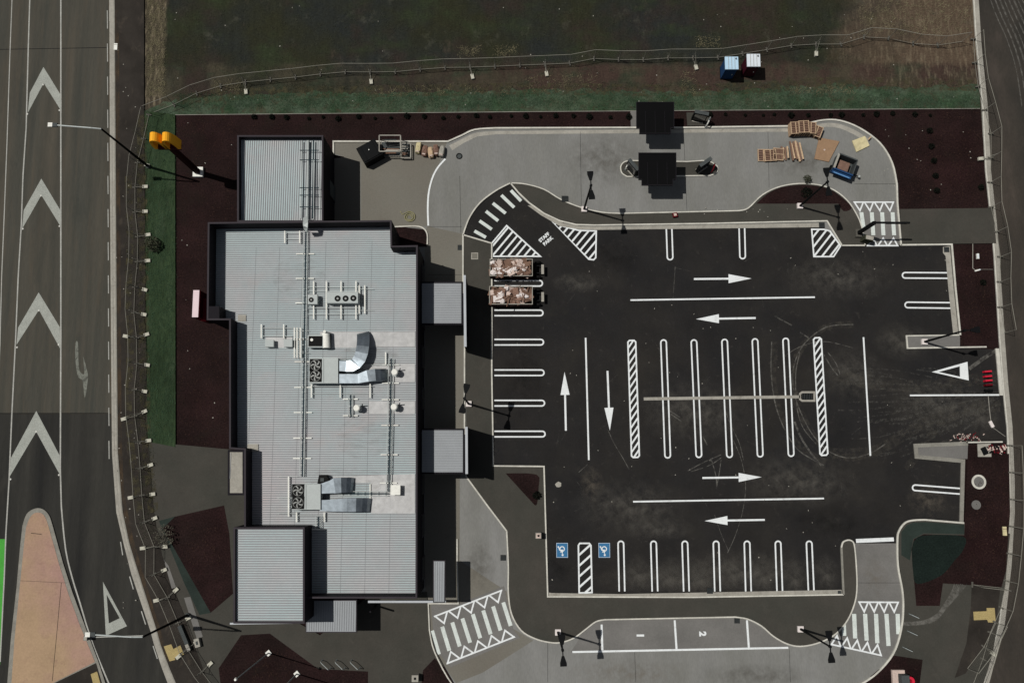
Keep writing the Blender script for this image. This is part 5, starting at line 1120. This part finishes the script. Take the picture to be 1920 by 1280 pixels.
pallet(1487, 246, R(3), 'leftmost pallet of the stack against the lane kerb', 1.0, 1.2, layers=6); pallet(1501, 245, R(2), 'second pallet stack from the left against the lane kerb', 1.0, 1.2, layers=7); pallet(1515, 246, R(-4), 'third pallet stack from the left against the lane kerb', 1.0, 1.15, layers=6); pallet(1528, 250, R(-22), 'tilted rightmost pallet stack against the lane kerb', 1.0, 1.1, layers=4)
pallet(1431, 292, 0, 'dark weathered pallet at the left end of the loose row', 1.1, 1.2, m='cardboard'); pallet(1443, 293, R(3), 'square pallet with pale frame in the loose row', 1.15, 1.15, layers=2); pallet(1458, 291, R(84), 'slatted pallet with pale slats in the loose row', 1.2, 1.0, layers=2, rim='wood_pale')
def planks(px, py, rz, n, L, label, m='wood', w_=.14, sp=.17, name='plank_pile', z=.034):
    c = G(px, py, z); t = thing(name, c, label, 'planks', None, rz); r = random.Random(int(px))
    for k in range(n):
        o = MB().box((r.uniform(-.05, .05), (k-(n-1)/2)*sp, .08+r.uniform(0, .25)), (L*r.uniform(.8, 1.05), w_, .08+r.random()*.12), r.uniform(-.05, .05)).build('plank', m if k % 2 else 'wood_pale'); o.parent = t
planks(1470, 289, R(92), 4, 1.4, 'short bundle of planks right of the loose pallets'); planks(1487, 284, R(98), 4, 1.9, 'long timber beams leaning beside the pallet stack'); planks(1497, 285, R(100), 3, 2.0, 'dark ended beams nearest the brown plywood sheet', 'cardboard')
t = thing('plywood_sheet', G(1550, 282, .05), 'large brown plywood sheet with a pale spot on the lane', 'plywood sheet'); MB().prism(GP([(1536, 258), (1574, 265), (1554, 303.5), (1527, 298)], .15), .04, .15).build('board', 'ply_brown', t); c = G(1546, 281, .155); MB().cyl(c.x, c.y, .15, .16, .09, 14).build('knot', 'cardboard_pale', t)
t = thing('plywood_sheet', G(1614, 270, .05), 'small pale plywood sheet beside the outer lane kerb', 'plywood sheet'); MB().prism(GP([(1598, 264), (1622, 255), (1630.5, 273), (1606, 285)], .15), .04, .15).build('board', 'ply_pale', t); MB().bar(G(1628, 262, .3), G(1633, 256, .4), .1, .1).build('offcut', 'wood_pale', t)
# blue skip bin
def blue_bin():
    c = G(1577, 316, .034); t = thing('blue_bin', c, 'dark open bin with blue side below the plywood sheet', 'skip', None, R(-22)); s = [('floor', (0, 0, .15), (1.7, 1.5, .08), 'steel_box'), ('side', (0, .75, .7), (1.9, .08, 1.1), 'steel_box'), ('side', (-.92, 0, .7), (.08, 1.44, 1.1), 'steel_box'), ('side', (.92, 0, .7), (.08, 1.44, 1.1), 'steel_box'), ('blue_side', (0, -.78, .7), (1.95, .14, 1.15), 'blue_plastic'), ('lid', (0, -.98, .95), (1.9, .3, .12), 'blue_plastic'), ('lid_edge', (0, -1.06, 1.02), (1.6, .09, .05), 'blue_light'), ('tow_bar', (1.35, -.3, .35), (.8, .08, .08), 'black_metal'), ('tow_hitch', (1.75, -.3, .4), (.16, .2, .2), 'galv'), ('liner', (-.02, .0, .5), (1.0, .9, .5), 'cardboard'), ('rim', (-.94, 0, 1.27), (.2, 1.5, .05), 'gutter'), ('rim', (0, .77, 1.27), (1.8, .12, .05), 'steel_box')]
    for nme, cc, dd, m in s: o = MB().box(cc, dd).build(nme, m); o.parent = t
    for s_ in (-1, 1): o = MB().tube((s_*.9, -.4, .25), (s_*1.1, -.4, .25), .25, 14).build('wheel', 'rubber'); o.parent = t
blue_bin()
# stuff in the service yard: dark tilted tank, cages, paper pile
c = G(697, 292, .034); t = thing('tilted_skip', c, 'large black plastic tank lying beside the yard cage', 'tank', None, R(30)); 
for nme, cc, dd, m in (('body', (0, 0, .65), (2.0, 1.7, 1.3), 'black_metal'), ('lid', (0, 0, 1.34), (1.8, 1.5, .08), 'black_metal'), ('rib', (.6, 0, 1.4), (.08, 1.5, .06), 'black_metal'), ('rib', (-.6, 0, 1.4), (.08, 1.5, .06), 'black_metal')): o = MB().box(cc, dd).build(nme, m); o.parent = t
o = MB().cyl(.0, .1, 1.38, 1.44, .05, 10).build('valve', 'white_plastic'); o.parent = t
def cage(x0, y0, x1, y1, h, label, seed):
    P = GP([(x0, y0), (x1, y0), (x1, y1), (x0, y1)], h); c = sum(P, Vector())/4; t = thing('stillage_cage', (c.x, c.y, .04), label, 'cage', 'steel cages in the service yard'); f = MB()
    for k in range(4): a, b = P[k], P[(k+1) % 4]; f.bar(a, b, .09, .08); f.tube((a.x, a.y, .04), (a.x, a.y, h), .035, 6); f.bar((a.x, a.y, .15), (b.x, b.y, .15), .05, .05)
    f.build('frame', 'gutter', t); g = MB()
    for k in range(4):
        a, b = P[k], P[(k+1) % 4]
        for i in range(1, 8): q = a+(b-a)*i/8; g.box((q.x, q.y, (h+.15)/2), (.012, .012, h-.15))
    g.build('bars', 'steel_box', t); MB().box((c.x, c.y, .12), ((P[1]-P[0]).length*.96, (P[0]-P[3]).length*.96, .05)).build('base', 'steel_box', t)
    r = random.Random(seed); l_ = thing('stacked_boards', (c.x, c.y, .15), 'planks and scrap lying inside the '+('large' if seed == 3 else 'small')+' steel yard cage', 'boards')
    for k in range(9): MB().box((c.x+r.uniform(-.15, .15), c.y+(k-4)*(P[0]-P[3]).length/10, .3+r.uniform(0, .5)), ((P[1]-P[0]).length*r.uniform(.4, .85), .1, .1), r.uniform(-.12, .12)).build('board', r.choice(['wood', 'gutter', 'steel_box', 'black_metal']), l_)
cage(711, 254, 751, 284, 1.5, 'large pale steel cage over the yard kerb', 3); cage(752, 269, 770, 296, .5, 'small low frame against the right side of yard cage', 4)
r = random.Random(8)
for i, (x, y, lb) in enumerate(((785, 280, 'leftmost bulging sack in the row of yard sacks'), (797, 285, 'second sack from the left in the yard row'), (808, 288, 'middle tall sack in the yard row'), (818, 284, 'fourth sack from the left in the yard row'), (829, 286, 'grey crate like sack at the right end of yard row'))):
    c = G(x, y, .034); t = thing('sack', c, lb, 'sack', 'sacks and cartons in the service yard', r.uniform(-.3, .3))
    vs = []; fs = []; n1, n2 = 8, 12
    for a_ in range(n1+1):
        th = math.pi*a_/n1
        for b_ in range(n2):
            ph = 2*math.pi*b_/n2; sq = lambda v: math.copysign(abs(v)**.55, v); q = 1+r.uniform(-.1, .1); vs.append(Vector((.26*q*sq(math.sin(th))*sq(math.cos(ph)), .55*q*sq(math.sin(th))*sq(math.sin(ph)), .3+.3*sq(math.cos(th))*q)))
    for a_ in range(n1):
        for b_ in range(n2): fs.append((a_*n2+b_, (a_+1)*n2+b_, (a_+1)*n2+(b_+1) % n2, a_*n2+(b_+1) % n2))
    o = MB().add(vs, fs).build('bulk', ['ply_pale', 'cardboard', 'wood_pale', 'cardboard', 'gutter'][i]); o.parent = t; o = MB().box((0, -.4, .55), (.3, .12, .1)).build('tie', 'cardboard_pale'); o.parent = t
# red barriers stacked at the entrance
for i, (y, lb, m) in enumerate(((697, 'topmost red plastic barrier in the entrance row', 'red'), (706, 'second red plastic barrier in the entrance row', 'red'), (714, 'third barrier, red and white, in the entrance row', 'red'), (722, 'dark red barrier, fourth in the entrance row', 'red_dark'), (732, 'lowest, black barrier frame in the entrance row', 'black_metal'))):
    c = G(1848+i*.6, y, .04); t = thing('plastic_barrier', c, lb, 'barrier', 'plastic barriers at the site entrance', R(4))
    for nme, cc, dd, mm in (('body', (-.02, 0, .3), (.62, .16, .5), m), ('top_rail', (0, 0, .58), (.5, .1, .06), m), ('foot', (-.2, 0, .03), (.1, .32, .06), 'black_metal'), ('foot', (.2, 0, .03), (.1, .32, .06), 'black_metal')): o = MB().box(cc, dd).build(nme, mm); o.parent = t
# debris near the lower island
r = random.Random(21); deb = MB(); deb2 = MB(); deb3 = MB()
for k in range(60):
    q = G(1812+r.gauss(0, 14), 820+r.gauss(0, 3.5), .05); (deb if k % 3 else deb2).box(tuple(q), (r.uniform(.04, .22), r.uniform(.04, .12), .06), r.uniform(0, 3))
for k in range(70): q = G(1868+r.uniform(-16, 16), 842+r.uniform(-7, 7), .2); (deb2, deb3, deb)[k % 3].box((q.x, q.y, r.uniform(.16, .3)), (r.uniform(.1, .4), r.uniform(.05, .2), .08), r.uniform(0, 3))
t = thing('debris_heap', G(1868, 842, .15), 'broken boards and red scrap heaped at the lower entrance island', 'debris'); t['kind'] = 'stuff'
deb.build('scraps', 'cardboard_pale', t); deb2.build('red_scraps', 'red_dark', t); deb3.build('dark_scraps', 'black_metal', t)
t = thing('pallet_board', G(1844, 845, .15), 'pale grey sheet of board beside the red scrap heap', 'board'); MB().prism(GP([(1833, 832), (1858, 831), (1859, 856), (1834, 856)], .24), .16, .24).build('sheet', 'gutter', t); MB().box(tuple(G(1846, 845, .28)), (.5, .7, .06), .4).build('scrap', 'black_metal', t)
# cement blob on the asphalt
c = G(1047, 908, .04); P = [(c.x+r.uniform(.24, .36)*math.cos(a*.52), c.y+r.uniform(.2, .3)*math.sin(a*.52)) for a in range(12)]; tag(MB().prism(P, .034, .075).build('concrete_spill', 'gutter', None, origin=(c.x, c.y, .034)), 'dried grey concrete spill near the south west corner of the bays', 'spill')
# reflective studs on the chevrons
for i, (x, y) in enumerate(((81, 159), (51.5, 214), (111.5, 207), (77, 367), (43, 429), (111.5, 424), (73, 582), (32, 651), (110, 646), (68, 809), (20, 898), (110.5, 890))):
    c = G(x, y, 0); pos = ['apex', 'left foot', 'right foot'][i % 3]; t = thing('road_stud', (c.x, c.y, -.01), 'white road stud at the '+pos+' of the '+['topmost', 'second', 'third', 'lowest'][i//3]+' chevron', 'road stud', 'road studs on the chevrons')
    MB().cyl(c.x, c.y, -.01, .03, .09, 10, .07).build('stud', 'white_plastic', t); MB().box((c.x, c.y, .035), (.08, .03, .012)).build('reflector', 'gutter', t)

# ------------------------------------------------------------------ plants
def shrub_mesh(seed, r_, h_, n, leaf=.09):
    rg = random.Random(seed); f = MB(); s = MB()
    for k in range(7):
        a = rg.uniform(0, 6.28); q = Vector((math.cos(a)*r_*.7, math.sin(a)*r_*.7, h_*rg.uniform(.5, .9))); s.tube((0, 0, 0), q, .018, 5, .006)
    for k in range(n):
        a = rg.uniform(0, 6.28); d_ = rg.random()**.6*r_; c = Vector((math.cos(a)*d_, math.sin(a)*d_, h_*(.15+.85*rg.random()*(1-.5*d_/r_))))
        u = Vector((rg.gauss(0, 1), rg.gauss(0, 1), rg.gauss(0, .5))).normalized()*leaf*rg.uniform(.6, 1.3); v = u.cross(Vector((rg.gauss(0, 1), rg.gauss(0, 1), 1))).normalized()*leaf*.5
        k0 = len(f.v); f.v += [c-u, c+v, c+u, c-v]; f.f.append((k0, k0+1, k0+2, k0+3))
    return f, s
def make_shrub(seed, r_, h_, n, m, leaf=.09, sm='bark'):
    t = thing('shrub', (0, 0, 0), 'x', 'shrub', 'x'); f, s = shrub_mesh(seed, r_, h_, n, leaf); o = f.build('foliage', m); o.parent = t; o = s.build('stem', sm); o.parent = t; return t
protos = [make_shrub(k, .24, .4, 170, 'leaf_dark') for k in range(3)]; usedp = [False]*3; ns = 0
pos = [(480+i*31.5, 222-(480+i*31.5-480)*.005) for i in range(41)]
rg = random.Random(4)
for i, (x, y) in enumerate(pos):
    if 1185 < x < 1290: continue
    k = i % 3; loc = G(x+rg.uniform(-6, 6), y+rg.uniform(-2.5, 2.5), 0); lb = ordinal(ns)+' small dark shrub counting east in the row along the northern bed'; ns += 1
    if not usedp[k]: o = protos[k]; usedp[k] = True; o.location = loc; o['label'] = lb; o['group'] = 'small dark shrubs along the northern bed'
    else: dup(protos[k], loc, rg.uniform(0, 6), lb, 'small dark shrubs along the northern bed', (rg.uniform(.55, 1.2),)*3)
for i, (x, y) in enumerate(((1742, 246), (1745, 275), (1750, 302), (1753, 330), (1755, 358), (1838, 352), (1842, 530))):
    dup(protos[i % 3], G(x, y, 0), i, ['topmost', 'second', 'third', 'fourth', 'lowest', 'lone fence side', 'lone south east'][i]+' small dark shrub in the bed by the side road', 'small dark shrubs by the side road', (1.1,)*3)
dup(protos[0], G(1006, 928, .15), 1, 'dark shrub in the triangular bed', 'x', (1.4,)*3)['group'] = 'dark shrubs in the footpath beds'
b1 = make_shrub(31, .75, 1.3, 260, 'leaf_mid', .12); b1.location = G(289, 460, .15); b1['label'] = 'sprawling twiggy shrub on the grass verge by the street fence'; b1['group'] = 'twiggy shrubs behind the street fence'; b1.rotation_euler = (0, 0, 0)
b2 = make_shrub(33, 1.0, 1.4, 260, 'leaf_grey', .09); b2.location = G(312, 1003, .15); b2['label'] = 'bushy twiggy shrub where the street fence bends by the bed'; b2['group'] = 'twiggy shrubs behind the street fence'
b3 = make_shrub(35, .4, .8, 120, 'leaf_mid', .1); b3.location = G(1512, 338, .14); b3['label'] = 'small twiggy shrub on the half moon kerb'; b3['group'] = 'twiggy shrubs on the half moon kerb'
b4 = make_shrub(37, .55, .35, 200, 'leaf_dark', .1); b4.location = G(1512, 362, .15); b4['label'] = 'low dark shrub in the half moon bed'; b4['group'] = 'dark shrubs in the footpath beds'
# grass tufts, straw and litter nobody could count
def scatter(name, m, label, cat, regions, size, seed, n):
    rg = random.Random(seed); mb = MB(); tot = sum(w_ for *_, w_ in regions)
    for x0, y0, x1, y1, z_, w_ in regions:
        for k in range(int(n*w_/tot)):
            cx, cy = rg.uniform(x0, x1), rg.uniform(y0, y1); g = G(cx, cy, z_)
            for q in range(4):
                a = rg.uniform(0, 6.28); L = size*rg.uniform(.5, 1.4); p = g+Vector((rg.gauss(0, .12), rg.gauss(0, .12), 0)); d_ = Vector((math.cos(a), math.sin(a), 0)); s = Vector((-d_.y, d_.x, 0))*.018
                k0 = len(mb.v); mb.v += [p-s, p+s, p+d_*L*.7+Vector((0, 0, L*.6))]; mb.f.append((k0, k0+1, k0+2))
    tag(mb.build(name, m, None), label, cat, kind='stuff')
scatter('grass', 'grass_blade', 'green grass tufts along the turf strip and street verge', 'grass', [(330, 176, 1836, 203, 0, 5), (276, 216, 327, 826, .15, 3)], .16, 3, 7000)
scatter('dry_grass', 'straw', 'straw coloured dry grass on the field edges', 'dry grass', [(276, 0, 309, 180, -.02, 4), (1610, 0, 1815, 66, -.02, 2.5), (860, 88, 900, 108, -.02, .25), (925, 86, 970, 106, -.02, .3), (1300, 68, 1350, 88, -.02, .25), (1480, 165, 1600, 175, 0, .6), (985, 140, 1120, 172, 0, .5), (700, 162, 960, 178, 0, .6), (1275, 135, 1305, 180, 0, .3), (400, 150, 460, 175, 0, .4)], .20, 9, 1700)
scatter('scrub', 'leaf_mid', 'brown grey scrub growing along the street fence line', 'scrub', [(252, 240, 276, 480, .13, 3), (254, 480, 276, 840, .13, 4), (262, 840, 290, 1010, .13, 2), (236, 300, 250, 700, .13, 1.2)], .2, 15, 900)
scatter('weeds', 'leaf_mid', 'low weeds scattered through the dark northern field', 'weeds', [(330, 20, 1600, 140, -.02, 5), (480, 155, 1836, 172, 0, 3)], .22, 19, 1400)
def chips(regs, n, seed):
    rg = random.Random(seed); mb = MB(); tot = sum(r[-1] for r in regs)
    for x0, y0, x1, y1, z_, w_ in regs:
        for k in range(int(n*w_/tot)):
            q = G(rg.uniform(x0, x1), rg.uniform(y0, y1), z_); mb.box((q.x, q.y, q.z+.01), (rg.uniform(.05, .16), rg.uniform(.03, .06), .025), rg.uniform(0, 3), rg.uniform(-.4, .4), rg.uniform(-.4, .4))
    tag(mb.build('bark_chips', 'chip', None), 'loose bark chips over the dark garden beds', 'bark chips', kind='stuff')
chips([(332, 218, 440, 250, .0, 2), (332, 250, 440, 412, .0, 5), (332, 412, 385, 590, .0, 3), (332, 600, 428, 834, .0, 6), (440, 216, 1180, 240, .0, 5), (1300, 210, 1836, 222, .0, 2), (1690, 240, 1845, 386, .0, 8), (1808, 470, 1860, 640, .0, 3), (1818, 866, 1888, 1088, .16, 5), (350, 985, 415, 1060, .155, 2), (470, 1215, 545, 1278, .155, 2)], 3000, 41)
li = MB(); rg = random.Random(77)
for x0, y0, x1, y1, n_, z_ in ((300, 10, 1810, 200, 60, .01), (218, 20, 266, 1200, 50, .13), (1640, 240, 1830, 380, 18, .02), (930, 470, 1780, 1090, 70, .04), (340, 230, 440, 830, 14, .02), (1290, 390, 1500, 410, 10, .15)):
    for k in range(n_): q = G(rg.uniform(x0, x1), rg.uniform(y0, y1), z_); li.box(tuple(q), (rg.uniform(.04, .13), rg.uniform(.03, .1), .03), rg.uniform(0, 3))
tag(li.build('litter', 'gutter', None), 'scattered pale stones and scraps across the site', 'litter', kind='stuff')
